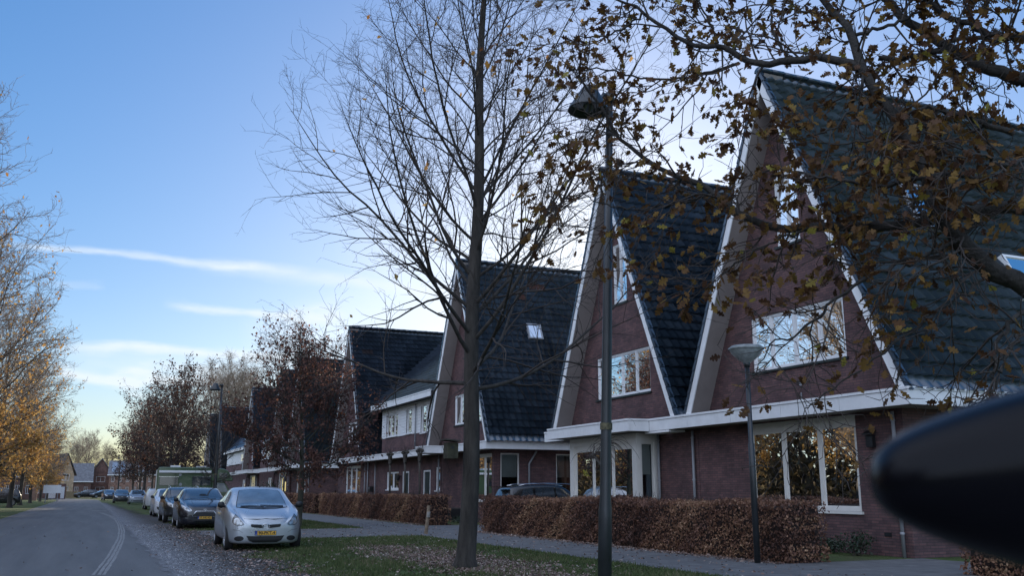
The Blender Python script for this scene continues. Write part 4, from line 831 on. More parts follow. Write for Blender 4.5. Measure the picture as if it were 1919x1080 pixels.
def front_generic(chrome_grille=True, ptext=None, badge=False, vent=False):
    def f(decal, root, body, L, W, Hh):
        w, h = W/2, Hh
        ws = [(-.70*w, .70*h), (-.3*w, .685*h), (.3*w, .685*h), (.70*w, .70*h), (.655*w, .82*h), (.575*w, .935*h), (.2*w, .962*h), (-.2*w, .962*h), (-.575*w, .935*h), (-.655*w, .82*h)]
        decal('windscreen', ws, 'x', .007, CGLASS, root, rings=8, sub=5); decal('wiper', [(-.5*w, .70*h), (0, .69*h), (.5*w, .70*h), (.5*w, .715*h), (0, .702*h), (-.5*w, .715*h)], 'x', .013, DARK, root, rings=2, sub=5)
        H_ = [(.50*w, .44*h), (.62*w, .42*h), (.80*w, .47*h), (.88*w, .55*h), (.865*w, .575*h), (.70*w, .545*h), (.57*w, .49*h)]
        for P_ in (H_, mir(H_)):
            a = decal('headlight', P_, 'x', .006, LAMP, root, rings=5, sub=4, smooth_poly=True); s = 1 if P_ is H_ else -1
            decal('lamp_inner', [((.70*w+.035*math.cos(t))*s, .485*h+.033*math.sin(t)) for t in np.linspace(0, 6.28, 10, endpoint=False)], 'x', .011, LAMPD, a, rings=3, sub=2, smooth_poly=True)
        if chrome_grille:
            G_ = [(-.43*w, .30*h), (.43*w, .30*h), (.46*w, .325*h), (.33*w, .42*h), (-.33*w, .42*h), (-.46*w, .325*h)]
            decal('grille_frame', [(a*1.05, (b-.36*h)*1.15+.36*h) for a, b in G_], 'x', .005, CHROME, root, rings=4, sub=5); g = decal('grille', G_, 'x', .009, DARK, root, rings=5, sub=5)
            for i in range(4): z = h*(.325+.022*i); decal('grille_bar', [(-.4*w+.03*w*i, z), (.4*w-.03*w*i, z), (.4*w-.03*w*i, z+.008), (-.4*w+.03*w*i, z+.008)], 'x', .014, LAMPD, g, rings=2, sub=5)
        else:
            decal('grille', [(-.45*w, .415*h), (.45*w, .415*h), (.47*w, .46*h), (-.47*w, .46*h)], 'x', .007, DARK, root, rings=3, sub=5)
        decal('lower_intake', [(-.5*w, .2*h), (.5*w, .2*h), (.55*w, .26*h), (-.55*w, .26*h)], 'x', .007, DARK, root, rings=3, sub=6)
        for s in (1, -1):
            decal('fog_light', [((.70*w+.05*math.cos(t))*s, .265*h+.035*math.sin(t)) for t in np.linspace(0, 6.28, 10, endpoint=False)], 'x', .008, LAMPD if not vent else DARK, root, rings=3, sub=2, smooth_poly=True)
            if vent: decal('bumper_vent', [(.62*w*s, .28*h), (.80*w*s, .27*h), (.84*w*s, .36*h), (.70*w*s, .34*h)], 'x', .009, DARK, root, rings=3, sub=4)
            decal('bonnet_crease', [(.36*w*s, .50*h), (.48*w*s, .66*h), (.49*w*s, .66*h), (.37*w*s, .50*h)], 'x', .003, DARK, body, rings=2, sub=6)
        decal('bonnet_seam', [(-.55*w, .475*h), (0, .462*h), (.55*w, .475*h), (.55*w, .480*h), (0, .467*h), (-.55*w, .480*h)], 'x', .003, DARK, body, rings=2, sub=8)
        e = MB(); xx = L/2-.03
        if badge: ring(e, (L/2-.0, 0, .438*h), .06, .06, .008); e.tube([(L/2, -.04, .455*h), (L/2, 0, .42*h), (L/2, .04, .455*h)], .006, 5); e.build('badge', CHROME, root, smooth=True)
        else: ring(e, (L/2-.015, 0, .455*h), .055, .022, .008); e.lathe([(0, 0), (.05, 0)], (L/2-.013, 0, .455*h), 12, 'x'); e.build('badge', CHROME, root, smooth=True)
        if ptext: plate(root, L/2-.006, .27*h, ptext)
        m = MB(); m.tube([(.3, 0, h*.985), (.12, 0, h*.985+.14)], .006, 5); m.build('antenna', DARK, root)
    return f
def side_hatch(L, Hh, three=True):
    f = lambda s, z: (L/2-s*L, z*Hh)
    if three: return dict(doors=[[f(.30, .19), f(.62, .19), f(.65, .45), f(.645, .655), f(.31, .645), f(.285, .40)]], glass=[[f(.345, .70), f(.60, .715), f(.60, .925), f(.49, .905), f(.44, .84)], [f(.625, .718), f(.80, .735), f(.78, .89), f(.625, .925)]], mirror=(L/2-.335*L, .70*Hh), sill=[f(.26, .13), f(.70, .13), f(.70, .152), f(.26, .152)], blackh=1)
    return dict(doors=[[f(.30, .19), f(.53, .19), f(.535, .655), f(.31, .645), f(.285, .40)], [f(.545, .19), f(.70, .2), f(.755, .36), f(.75, .665), f(.55, .66)]], glass=[[f(.345, .70), f(.525, .71), f(.525, .925), f(.46, .88), f(.42, .81)], [f(.545, .712), f(.72, .73), f(.74, .80), f(.70, .905), f(.545, .93)], [f(.745, .735), f(.84, .75), f(.79, .86), f(.755, .84)]], mirror=(L/2-.335*L, .70*Hh))
SIL = paint('silver_paint', (.46, .50, .54), .65, .3); NAVY = paint('dark_navy_paint', (.007, .008, .014), .1, .22); DGREY = paint('dark_grey_paint', (.03, .032, .035), .4, .25)
WHT = paint('white_car_paint', (.55, .57, .60), .0, .25); LBLUE = paint('pale_blue_paint', (.30, .35, .42), .5, .3); BLK = paint('black_paint', (.008, .009, .011), .2, .2)
def park(c, x, y, deg=-90, z=0.015): c.location = (x, y, z); c.rotation_euler = (0, 0, math.radians(deg)); return c
PG = 'cars parked along the right verge'
c1 = park(build_car('parked_car', 'small silver city car with plate 90-PKT-4, nearest on the grass verge', 'car', SIL, 3.6, 1.79, 1.485, HATCH, .29, front_city, side_hatch(3.6, 1.485), wx=(.145, .835), group=PG), 3.98, 25.1, -91.5)
c2 = park(build_car('parked_car', 'dark navy hatchback with trapezoid grille parked directly behind the silver city car', 'car', NAVY, 4.1, 1.84, 1.5, HATCH, .31, front_generic(True, 'K-HK-42'), side_hatch(4.1, 1.5, False), group=PG), 4.03, 38.9, -91)
c3 = park(build_car('parked_car', 'dark grey car with roof rails, mostly hidden behind the navy hatchback', 'car', DGREY, 4.3, 1.78, 1.55, SUV, .32, front_generic(False, None), side_hatch(4.3, 1.55, False), group=PG, roofrail=True), 3.98, 46.3, -90)
c4_ = park(build_car('parked_car', 'white hatchback with black bumper vents in the verge row', 'car', WHT, 4.0, 1.75, 1.5, HATCH, .31, front_generic(False, None, vent=True), side_hatch(4.0, 1.5, False), group=PG), 4.15, 56.5, -90)
c5 = park(build_car('parked_car', 'white car with rounded tail facing away beyond the white hatchback', 'car', WHT, 4.1, 1.76, 1.55, HATCH, .31, front_generic(False, None), side_hatch(4.1, 1.55, False), group=PG), 4.75, 77, 90)
c6 = park(build_car('parked_car', 'pale blue saloon facing the camera at the far end of the verge row', 'car', LBLUE, 4.4, 1.8, 1.45, HATCH, .32, front_generic(False, None, badge=True), side_hatch(4.4, 1.45, False), group=PG), 4.75, 107, -90)
c7 = park(build_car('parked_car', 'dark car on the road side of the pale blue saloon, far away', 'car', DGREY, 4.3, 1.78, 1.5, HATCH, .32, front_generic(False, None), side_hatch(4.3, 1.5, False), group=PG, detail=1), 3.5, 117, -90)
def dup(src, label, x, y, deg, group=None, mat=None):
    c = copy_tree(src); c['label'] = label; park(c, x, y, deg)
    if group: c['group'] = group
    elif 'group' in c: del c['group']
    return c
FG = 'cars parked at the far end of the road'
for i, (u, d, deg, lab) in enumerate([(206, 150, -85, 'very dark car just left of the far street lamps'), (193, 196, 200, 'dark car at the end of the road, middle one before the hedge'), (163, 198, 190, 'dark car at the end of the road, leftmost one before the hedge')]):
    x, y = ray_pt(u, d); dup(c7, lab, x, y, deg, FG)
x, y = ray_pt(-8, 99); dup(c3, 'dark car parked on the left verge, cut by the photo edge', x, y, 185)
# black estate on the driveway behind the hedge
f = lambda s, z: (4.6/2-s*4.6, z*1.62)
be = build_car('parked_car', 'black estate car with silver roof rails on the driveway behind the clipped hedge', 'car', BLK, 4.6, 1.84, 1.62, SUV, .33, front_generic(False, None), dict(doors=[[f(.30, .19), f(.53, .19), f(.535, .63), f(.31, .62)], [f(.545, .19), f(.74, .2), f(.745, .64), f(.55, .635)]], glass=[[f(.37, .67), f(.53, .68), f(.53, .92), f(.46, .88)], [f(.55, .68), f(.73, .69), f(.72, .925), f(.55, .925)], [f(.75, .69), f(.87, .70), f(.83, .88), f(.745, .915)]], mirror=(.8, 1.1)), roofrail=True)
park(be, 16.9, 34.3, 0)
sp = MB(); sp.prism([(-2.1, -.6, 1.52), (-2.35, -.6, 1.50), (-2.35, .6, 1.50), (-2.1, .6, 1.52)], (0, 0, .03)); o = sp.build('rear_spoiler', BLK); o.parent = be
# green camper van, side on beyond the parked cars
GRN = paint('camper_green_paint', (.042, .085, .036), 0, .4); cv = thing('camper_van', 'green coachbuilt camper van with white awning bar parked side-on beyond the cars', 'camper van', (0, 0, 0))
m = MB(); m.prism([(-2.3, -1.05, .75), (1.05, -1.05, .75), (1.05, -1.05, 2.80), (1.0, -1.05, 2.88), (-2.2, -1.05, 2.88), (-2.32, -1.05, 2.7)], (0, 2.1, 0))
m.prism([(1.05, -1.05, 2.0), (2.35, -1.05, 2.0), (2.42, -1.05, 2.12), (2.05, -1.05, 2.68), (1.75, -1.05, 2.8), (1.05, -1.05, 2.82)], (0, 2.1, 0)); b = m.build('body', GRN, cv, bevel=.05)
m = MB(); m.prism([(1.05, -.92, .45), (3.0, -.92, .45), (3.05, -.92, .95), (2.35, -.92, 1.25), (1.85, -.92, 1.98), (1.05, -.92, 1.98)], (0, 1.84, 0)); m.build('cab', GRN, cv, bevel=.04)
m = MB(); m.box(-2.2, 1.0, -1.16, -1.05, 2.52, 2.66); m.build('awning', WHITE, cv, bevel=.01)
for a, b_, z, y in ((-2.15, -1.0, 1.72, 2.25), (-.15, 1.0, 1.72, 2.28)):
    m = MB(); m.box(a, b_, -1.075, -1.05, z, y); wq = m.build('window', CGLASS, cv, bevel=.02); m = MB(); m.box(a-.03, b_+.03, -1.085, -1.052, y+.003, y+.03); m.build('window_rail', CHROME, wq)
m = MB(); m.box(1.5, 2.02, -1.075, -1.05, 2.25, 2.52); m.build('window', CGLASS, cv, bevel=.02)
m = MB(); m.prism([(1.35, -.935, 1.3), (2.15, -.935, 1.3), (1.85, -.935, 1.88), (1.35, -.935, 1.88)], (0, .02, 0)); m.build('cab_window', CGLASSL, cv)
m = MB(); m.lathe([(0, 0), (.09, 0), (.09, .02), (0, .02)], (-.9, -1.07, 2.4), 12, 'y'); m.lathe([(0, 0), (.1, 0), (.1, .02), (0, .02)], (-.85, -1.07, 1.78), 12, 'y'); m.build('side_vent', PIPE, cv)
m = MB(); m.box(-2.34, -2.28, -1.0, 1.0, .8, 2.7); m.build('rear_panel', CREAM, cv)
m = MB(); m.box(-1.5, -.9, -.4, .4, 2.88, 3.0); m.box(.1, .7, -.4, .4, 2.88, 2.98); m.build('roof_hatch', WHITE, cv)
m = MB(); m.box(-2.2, 2.9, -.9, .9, .35, .76); m.build('chassis', DARK, cv)
for x in (-1.2, 2.2):
    for s in (-1, 1): m = MB(); m.lathe([(0, -.1), (.3, -.1), (.34, -.07), (.34, .07), (.3, .1), (0, .1)], (x, s*.86, .34), 20, 'y'); m.build('wheel', RUBBER, cv)
cv.location = (6.3, 66, 0); cv.rotation_euler = (0, 0, math.radians(-2.5)); cv.scale = (1.0, 1, 1)
# ------------------------------------------------------------------ street lamps
def street_lamp(label, x, y, Hh=6.0, group='cone shade street lamps'):
    l = thing('street_lamp', label, 'street lamp', (x, y, 0), group)
    m = MB(); m.tube([(x, y, 0), (x, y, 1.2), (x, y, 1.3), (x, y, 3.4), (x, y, Hh-.05)], [.074, .070, .060, .051, .038], 16); m.tube([(x, y, Hh-.05), (x, y, Hh+.06)], .055, 14); m.build('pole', LPOLE, l, smooth=True)
    m = MB(); m.tube([(x, y, Hh), (x-.10, y-.01, Hh+.02)], .035, 8); m.build('arm', LPOLE, l)
    cx = x-.27; m = MB(); m.lathe([(.0, .26), (.075, .245), (.09, .22), (.225, -.02), (.235, -.05), (.225, -.05), (.08, .2), (0, .2)], (0, 0, 0), 26)
    a = .03; m.v = [(cx+X*math.cos(a)+Z*math.sin(a), y+Y, Hh-.16+Z*math.cos(a)-X*math.sin(a)) for X, Y, Z in m.v]; s = m.build('lamp_shade', LPOLE, l, smooth=True)
    m = MB(); m.lathe([(0, -.02), (.19, -.02)], (cx, y, Hh-.13), 20); m.lathe([(0, -.10), (.05, -.08), (.07, .0)], (cx, y, Hh-.13), 12); m.build('lamp_glass', LAMPD, s, smooth=True)
    m = MB(); m.tube([(x, y, 2.03), (x, y, 2.10)], .066, 16); m.build('number_sticker', STICK, l); return l
STICK = M('faded_sticker', (.10, .09, .05), .7, var=.6, scale=30)
LPOLE = M('lamp_post_paint', (.02, .024, .027), .38, var=.25, scale=4, spec=.6)
l1 = street_lamp('tall dark lamp post with cone shade, nearest, in front of the hedge', 4.9, 8.75, 5.8)
l1.rotation_euler = (math.radians(.6), math.radians(1.75), 0)
for x, y, lab in ((4.85, 41.6, 'tall lamp post with cone shade beside the green camper'), (3.7, 140, 'far lamp post with cone shade at the end of the parked cars'), (4.1, 158, 'farthest cone lamp post, just behind another one')):
    c = copy_tree(l1); c.location = (x, y, 0); c.rotation_euler = (0, 0, 0); c['label'] = lab
def bowl_lamp(label, x, y, Hh=4.25):
    l = thing('bowl_lamp', label, 'street lamp', (x, y, 0), 'bowl topped footpath lamps')
    m = MB(); m.tube([(x, y, 0), (x, y, 2.3), (x, y, 2.32), (x, y, Hh-.35)], [.062, .062, .048, .045], 12); m.tube([(x, y, Hh-.4), (x, y, Hh-.3)], [.055, .075], 12); m.build('pole', LPOLE, l, smooth=True)
    m = MB(); m.lathe([(.07, -.32), (.18, -.24), (.30, -.12), (.34, -.04)], (x, y, Hh), 24); m.build('glass_bowl', BOWL, l, smooth=True)
    m = MB(); m.lathe([(.36, -.045), (.365, -.02), (.30, .03), (.1, .06), (0, .065)], (x, y, Hh), 24); m.lathe([(0, -.2), (.06, -.2), (.06, -.05)], (x, y, Hh), 10); m.build('lid', BOWLT, l, smooth=True); return l
BOWL = M('frosted_bowl', (.30, .33, .34), .3, var=.25, scale=8, coat=.5); BOWLT = M('pale_lamp_lid', (.22, .24, .24), .5, var=.25, scale=10)
b1 = bowl_lamp('slim lamp post with glass bowl standing against the right end of the hedge', 12.0, 15.3)
for x, y, lab in ((12.2, 66, 'bowl topped lamp by the brick wall of the fifth house'), (7.2, 165, 'distant bowl topped lamp in front of the solar roofed terrace')):
    c = copy_tree(b1); c.location = (x, y, 0); c['label'] = lab
# ------------------------------------------------------------------ hedges
def hedge(label, x0, x1, y0, y1, h, n, size=.055, group=None, mat=LEAFH, cat='hedge', dens=None):
    t = thing('hedge', label, cat, ((x0+x1)/2, (y0+y1)/2, 0), group); X, Y = x1-x0, y1-y0
    ny = max(6, int(Y/.35)); m = MB(); ring_ = []
    ys = np.linspace(y0+.12, y1-.12, ny)
    for y in ys:
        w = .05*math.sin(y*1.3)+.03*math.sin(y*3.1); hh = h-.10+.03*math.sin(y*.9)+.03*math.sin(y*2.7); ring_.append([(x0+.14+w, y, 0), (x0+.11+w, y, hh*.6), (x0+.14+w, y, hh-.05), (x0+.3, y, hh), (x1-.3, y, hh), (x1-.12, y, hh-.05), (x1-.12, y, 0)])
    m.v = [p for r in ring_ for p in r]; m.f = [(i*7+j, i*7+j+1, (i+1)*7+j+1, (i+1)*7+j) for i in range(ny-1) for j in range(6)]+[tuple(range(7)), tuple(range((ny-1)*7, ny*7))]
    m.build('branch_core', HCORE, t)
    wts = np.array([Y*h*1.3, Y*X*1.0, X*h*1.2, X*h*.4, Y*h*.15]); c = rng.choice(5, n, p=wts/wts.sum()); a, b = rng.random(n), rng.random(n); P_ = np.zeros((n, 3)); dep = rng.exponential(.035, n)
    yy = y0+a*Y; wv = .05*np.sin(yy*1.3)+.03*np.sin(yy*3.1)+.03*np.sin(yy*7+3*b*5); hv = h+.03*np.sin(yy*.9)+.03*np.sin(yy*2.7)
    P_[:, 0] = np.select([c == 0, c == 1, c == 4], [x0+wv+dep+.02, x0+b*X, x1-dep], x0+b*X); P_[:, 1] = np.select([c == 2, c == 3], [y0+dep+.04*np.sin(a*20), y1-dep], yy)
    P_[:, 2] = np.select([c == 1], [hv-dep*.8+.03*np.sin(P_[:, 0]*9)], b*hv); P_[:, 2] = np.where((c == 2) | (c == 3), a*h, P_[:, 2])
    P_[:, 2] = np.maximum(.01, P_[:, 2]); bias = .42+.22*np.sin(yy*.8)+.16*np.sin(yy*2.3+P_[:, 2]*3)+.1*np.sin(yy*5+P_[:, 2]*7)
    leaves('foliage', P_, size, mat, t, DIA, hang=.6, bias=bias)
    k = int(Y*26); p0 = np.stack([rng.uniform(x0+.1, x1-.1, k), rng.uniform(y0, y1, k), np.full(k, h-.05)], 1); tb = Tubes(); A, B = grow(p0, rng.normal(0, .5, (k, 3))+[0, 0, 1], rng.uniform(.08, .3, k), 3, .1, .1, .004, .002); tb.add(A, B, 3); tag(tb.build('shoots', TWIG, t), kind='stuff')
    return t
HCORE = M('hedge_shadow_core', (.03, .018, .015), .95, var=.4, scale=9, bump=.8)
HG = 'clipped beech hedges in front of the houses'
hedge('long russet beech hedge in front of the two nearest houses, behind the tall lamp post', 12.4, 13.45, 14.9, 30.9, 1.18, 34000, .058, HG)
hedge('russet beech hedge in front of the link house, left of the big bare tree', 12.75, 13.8, 37.3, 57.5, 1.2, 26000, .065, HG)
hedge('farther beech hedge ending beside the silver car roof', 12.75, 13.8, 59.3, 78, 1.2, 12000, .085, HG)
hedge('short low hedge in the lower right corner under the black mirror', 13.55, 14.9, 8.0, 11.9, .6, 7000, .06, None)
# dark shrubs against the nearest wall
def shrub(label, x, y, r, h, n, mat=SHRUB, size=.06):
    t = thing('shrub', label, 'shrub', (x, y, 0)); k = 14; tb = Tubes(); A, B = grow(np.tile([x, y, 0.], (k, 1))+rng.normal(0, .05, (k, 3))*[1, 1, 0], rng.normal(0, .5, (k, 3))*[1, 1, 0]+[0, 0, 1], h*.95, 6, .12, .02, .008, .003); tb.add(A, B, 4); tb.build('stem', TWIG, t)
    q = A[rng.integers(0, k, n), rng.integers(2, 6, n)]+rng.normal(0, 1, (n, 3))*[r*.35, r*.35, h*.12]; q[:, 2] = np.clip(q[:, 2], .02, h*1.15); leaves('foliage', q, size, mat, t, DIA, hang=.1)
shrub('dark green shrub against the wall at the hedge end under the large window', 15.1, 18.2, .5, .75, 900)
shrub('low dark shrub under the middle of the large window', 15.5, 17.3, .5, .35, 600)
shrub('small dark shrub at the right foot of the large window', 15.5, 16.35, .35, .5, 500)
shrub('low green planting at the foot of the third house wall beside the driveway', 15.2, 39.5, 1.0, .3, 700)
shrub('round dark evergreen bush before the fifth house', 13.9, 83, 1.2, 2.0, 1500, size=.14)
# ------------------------------------------------------------------ trees
bt = thing('bare_tree', 'big leafless oak with straight trunk and nest box on the grass strip', 'tree', (6.4, 16.5, 0), 'street trees')
rng = np.random.default_rng(21)
oak_tree(bt, 13.6, 5.2, .17, 3.2, 52, 12, 8, 3, 60, .11, BARKM, TWIG, LEAFG, low_e=18, top_e=66, tmpl=DIA, wob=.07, sweep=.03, twl=.2, rmin=.0024, lr=.30, tap=.68, lean=(.35, .1), prof=lambda u: np.interp(u, [0, .10, .3, .55, 1], [1.0, 1.0, .62, .42, .17]))
nb = thing('nest_box', 'mossy wooden nest box fixed to the left side of the big bare trunk', 'nest box', (6.15, 16.6, 2.0))
NB = M('mossy_wood', (.045, .043, .026), .9, var=.35, scale=9)
m = MB(); m.box(5.99, 6.2, 16.44, 16.66, 1.98, 2.27); m.build('box', NB, nb); m = MB(); m.prism([(5.93, 16.36, 2.31), (6.22, 16.36, 2.285), (6.22, 16.7, 2.285), (5.93, 16.7, 2.31)], (0, 0, .025)); m.build('lid', BARK, nb); m = MB(); m.lathe([(0, -.003), (.03, -.003)], (6.09, 16.44, 2.18), 12, 'y'); m.build('entrance_hole', DARK, nb)
# red-brown leaved tree beyond the silver car
rt_ = thing('brown_leaved_tree', 'round crowned oak full of red-brown leaves on the verge right of the silver car', 'tree', (7.7, 38.2, 0), 'street trees')
oak_tree(rt_, 6.2, 2.85, .13, 1.9, 34, 12, 8, 1, 9500, .12, BARKG, TWIG, LEAFR, low_e=2, top_e=75, wob=.1, sweep=.04, twl=.25, rmin=.004, tmpl=DIA, leafz=([0, 4.8, 6.2, 8.0], [1, 1, .3, .12]), prof=lambda u: np.interp(u, [0, .2, .5, 1], [.95, 1.05, .8, .25]))
pr = thing('brown_leaved_tree', 'mid-distance oak holding dark brown leaves, tallest left of the second lamp', 'tree', (6.6, 84, 0), 'street trees')
oak_tree(pr, 9.7, 3.6, .19, 3.0, 28, 9, 7, 0, 3400, .19, BARK, TWIG, LEAFD, low_e=0, top_e=75, wob=.12, sweep=.04, twl=.3, rmin=.007, tmpl=DIA, leafz=([0, 7, 9, 11], [1, 1, .5, .3]), prof=lambda u: np.interp(u, [0, .2, .55, 1], [.85, 1.05, .85, .3]))
def plant(src, label, x, y, s, rot, name=None, cat='tree', group='street trees'):
    c = copy_tree(src); c.location = (x, y, 0); c.scale = (s, s, s*random.uniform(.95, 1.08)); c.rotation_euler = (0, 0, rot); c['label'] = label; c['group'] = group; return c
o_ = plant(pr, 'slim leafless tree whose dark trunk stands in front of the camper van', 6.75, 58.5, .78, 1.1); o_.scale = (.5, .5, .6)
for ch_ in list(o_.children):
    if ch_.name.startswith('foliage'): bpy.data.objects.remove(ch_)
plant(pr, 'brown leaved oak left of the camper, between two of its kind', 5.9, 97, .98, 2.3)
plant(pr, 'brown leaved oak with thin trunk beyond the white cars', 5.6, 112, .9, 4.0)
plant(pr, 'small far brown leaved oak, lowest of the right verge row', 5.2, 132, .78, 5.2)
plant(pr, 'brown leaved oak just left of the camper van, nearest of the close-set group', 5.3, 73, .74, .4)
# left verge: golden trees
gt = thing('golden_tree', 'tall oak at the left edge, bare twigs above with sparse golden leaves', 'tree', (-6.6, 40, 0), 'trees along the left verge')
oak_tree(gt, 14.8, 3.6, .26, 3.2, 44, 13, 8, 2, 900, .16, BARK, TWIGP, LEAFG, low_e=8, top_e=68, wob=.1, sweep=.04, twl=.35, rmin=.006, leafz=([0, 6, 11, 16], [1, 1, .3, .1]))
g2 = thing('golden_tree', 'golden leaved oak at the left edge, its leaves thickest low down', 'tree', (-6.1, 58, 0), 'trees along the left verge')
oak_tree(g2, 13.0, 4.6, .24, 2.8, 40, 12, 8, 1, 3400, .19, BARK, TWIGP, LEAFG, low_e=3, top_e=68, wob=.11, sweep=.035, twl=.4, rmin=.007, leafz=([0, 4.8, 7.5, 11], [1, 1, .25, .06]))
for i, (x, y, s, lab) in enumerate([(-5.9, 74, .92, 'second golden oak from the left edge on the left verge'), (-5.8, 89, .84, 'golden oak with the thick dark trunk on the left verge'), (-5.9, 103, .82, 'golden oak just right of the parked dark car'), (-5.9, 120, .74, 'slimmer golden oak, third trunk right of the dark car'), (-5.6, 137, .68, 'golden oak with flared trunk foot in sunlit grass'), (-5.5, 158, .6, 'smallest and farthest golden oak of the left verge')]):
    plant(g2, lab, x, y, s, i*1.3+.5, group='trees along the left verge')
k = 0
for x, y, s in [(-14, 24, 1.05), (-13, 36, 1), (-15, 48, 1.1), (-13.5, 60, 1), (-15, 14, 1.1), (-21, 30, 1.2), (-22, 44, 1.2), (-16, 72, 1.1)]:
    k += 1; plant(g2, 'golden woodland tree across the road, seen only as a reflection in the house windows', x, y, s, k*1.7, group='woodland trees reflected in the windows')
wd = thing('woodland', 'dense brown woodland edge across the road, seen only as a reflection in the house windows', 'woodland', (-20, 60, 0)); n_ = 60000
q = np.stack([rng.uniform(-26, -17, n_), rng.uniform(-15, 230, n_), 9.5*rng.random(n_)**1.15], 1); q[:, 2] *= 1+.2*np.sin(q[:, 1]*.4)*np.sin(q[:, 1]*.13+1); leaves('foliage', q, .55, WOODL, wd, DIA, hang=.3)
ug = MB(); yy_ = np.arange(-20, 235, 2.); hh_ = 3.6+1.3*np.sin(yy_*.37)+.8*np.sin(yy_*1.1)
ug.v = [p for y_, h__ in zip(yy_, hh_) for p in ((-26.2, y_, 0), (-26.5, y_, h__*.7), (-27.5, y_, h__), (-29, y_, 0))]; ug.f = [(4*i+j, 4*i+j+1, 4*i+j+5, 4*i+j+4) for i in range(len(yy_)-1) for j in range(3)]; ug.build('undergrowth', HED, wd)
tb = Tubes(); k_ = 150; A, B = grow(np.stack([rng.uniform(-26, -17, k_), rng.uniform(-15, 230, k_), np.zeros(k_)], 1), np.tile([0, 0, 1.], (k_, 1)), rng.uniform(7, 12, k_), 8, .07, .05, .14, .03); tb.add(A, B, 6); p, d, t, r, i = spawn(A, B, 9, .3, 1, 50); C_, D_ = grow(p, d, 2.6, 6, .15, .05, r*.5, .015); tb.add(C_, D_, 3); tb.build('trunk', BARK, wd)
# distant bare trees
db = thing('bare_tree', 'tall pale bare tree behind the far gables, right of the second lamp', 'tree', (22, 168, 0), 'distant bare trees')
oak_tree(db, 17.5, 6.5, .35, 5, 30, 11, 8, 2, 0, .1, BARK, TWIGP, LEAFG, low_e=20, top_e=72, wob=.13, sweep=.03, twl=.9, rmin=.018)
for i, (u, d, s, lab) in enumerate([(395, 185, 1.0, 'pale bare tree left of the tallest distant one'), (455, 176, .93, 'pale bare tree right of the tallest distant one'), (160, 300, .72, 'pale bare tree above the dark brick house at the road end'), (142, 290, .6, 'small pale bare tree beside the far yellow gable'), (197, 310, .6, 'pale bare tree above the solar roof'), (262, 190, .62, 'bare tree behind the brown oaks, left of them'), (285, 210, .75, 'bare tree showing through the brown oaks'), (235, 330, .55, 'far bare tree right of the far street lamps'), (345, 205, .8, 'bare tree behind the tallest brown oak'), (60, 260, .6, 'bare tree behind the trunks on the left'), (15, 230, .6, 'bare tree behind the long brick house at far left')]):
    x, y = ray_pt(u, d); plant(db, lab, x, y, s, i*1.1, group='distant bare trees')
# pollards
def pollard(label, x, y, h, arms, leafn=0, weep=True):
    t = thing('pollard_tree', label, 'tree', (x, y, 0), 'pollarded garden trees'); m = MB(); m.tube([(x, y, 0), (x+.03, y, h*.5), (x, y, h*.85)], [.06, .05, .05], 10)
    tw = Tubes()
    for dx, dy, dz in arms:
        e = (x+dx, y+dy, h+dz); m.tube([(x, y, h*.84), (x+dx*.4, y+dy*.4, h*.86+dz*.3), (x+dx*.8, y+dy*.8, h+dz-.08), e], [.05, .045, .04, .06], 8)
        m.lathe([(0, -.09), (.07, -.06), (.10, 0), (.08, .06), (0, .09)], e, 9); k = 26 if weep else 12
        A, B = grow(np.tile(e, (k, 1)), rng.normal(0, 1, (k, 3))*[1, 1, .5]+[0, 0, .5], rng.uniform(.5, 1.2, k)*(1 if weep else .45), 12, .06, -.22 if weep else .02, .006, .003); tw.add(A, B, 4)
    m.build('trunk', BARK, t, smooth=True); tw.build('crown', TWIG, t)
    if leafn: q = np.array([[x, y, 0]])+rng.normal(0, 1, (leafn, 3))*[.05, .12, .05]+np.array([[-.3, .75, h-.62]]); q[leafn*2//3:] += [0, -1.0, -.55]; leaves('foliage', q, .10, LEAFY, t, DIA, hang=.1)
pollard('weeping pollard tree with knobbly head in front of the bay window', 13.95, 24.6, 2.55, [(0, .75, -.12), (0, -.2, .25), (.1, .2, .1)], 26)
for y, lab in ((43.1, 'slim pollard nearest the driveway, by the third house'), (45.4, 'middle slim pollard of three before the link house'), (48.0, 'slim pollard farthest from the big trunk, before the link house')):
    pollard(lab, 14.3, y, 3.25, [(0, .35, 0), (0, -.35, 0), (0, 0, .05)], 0, weep=False)
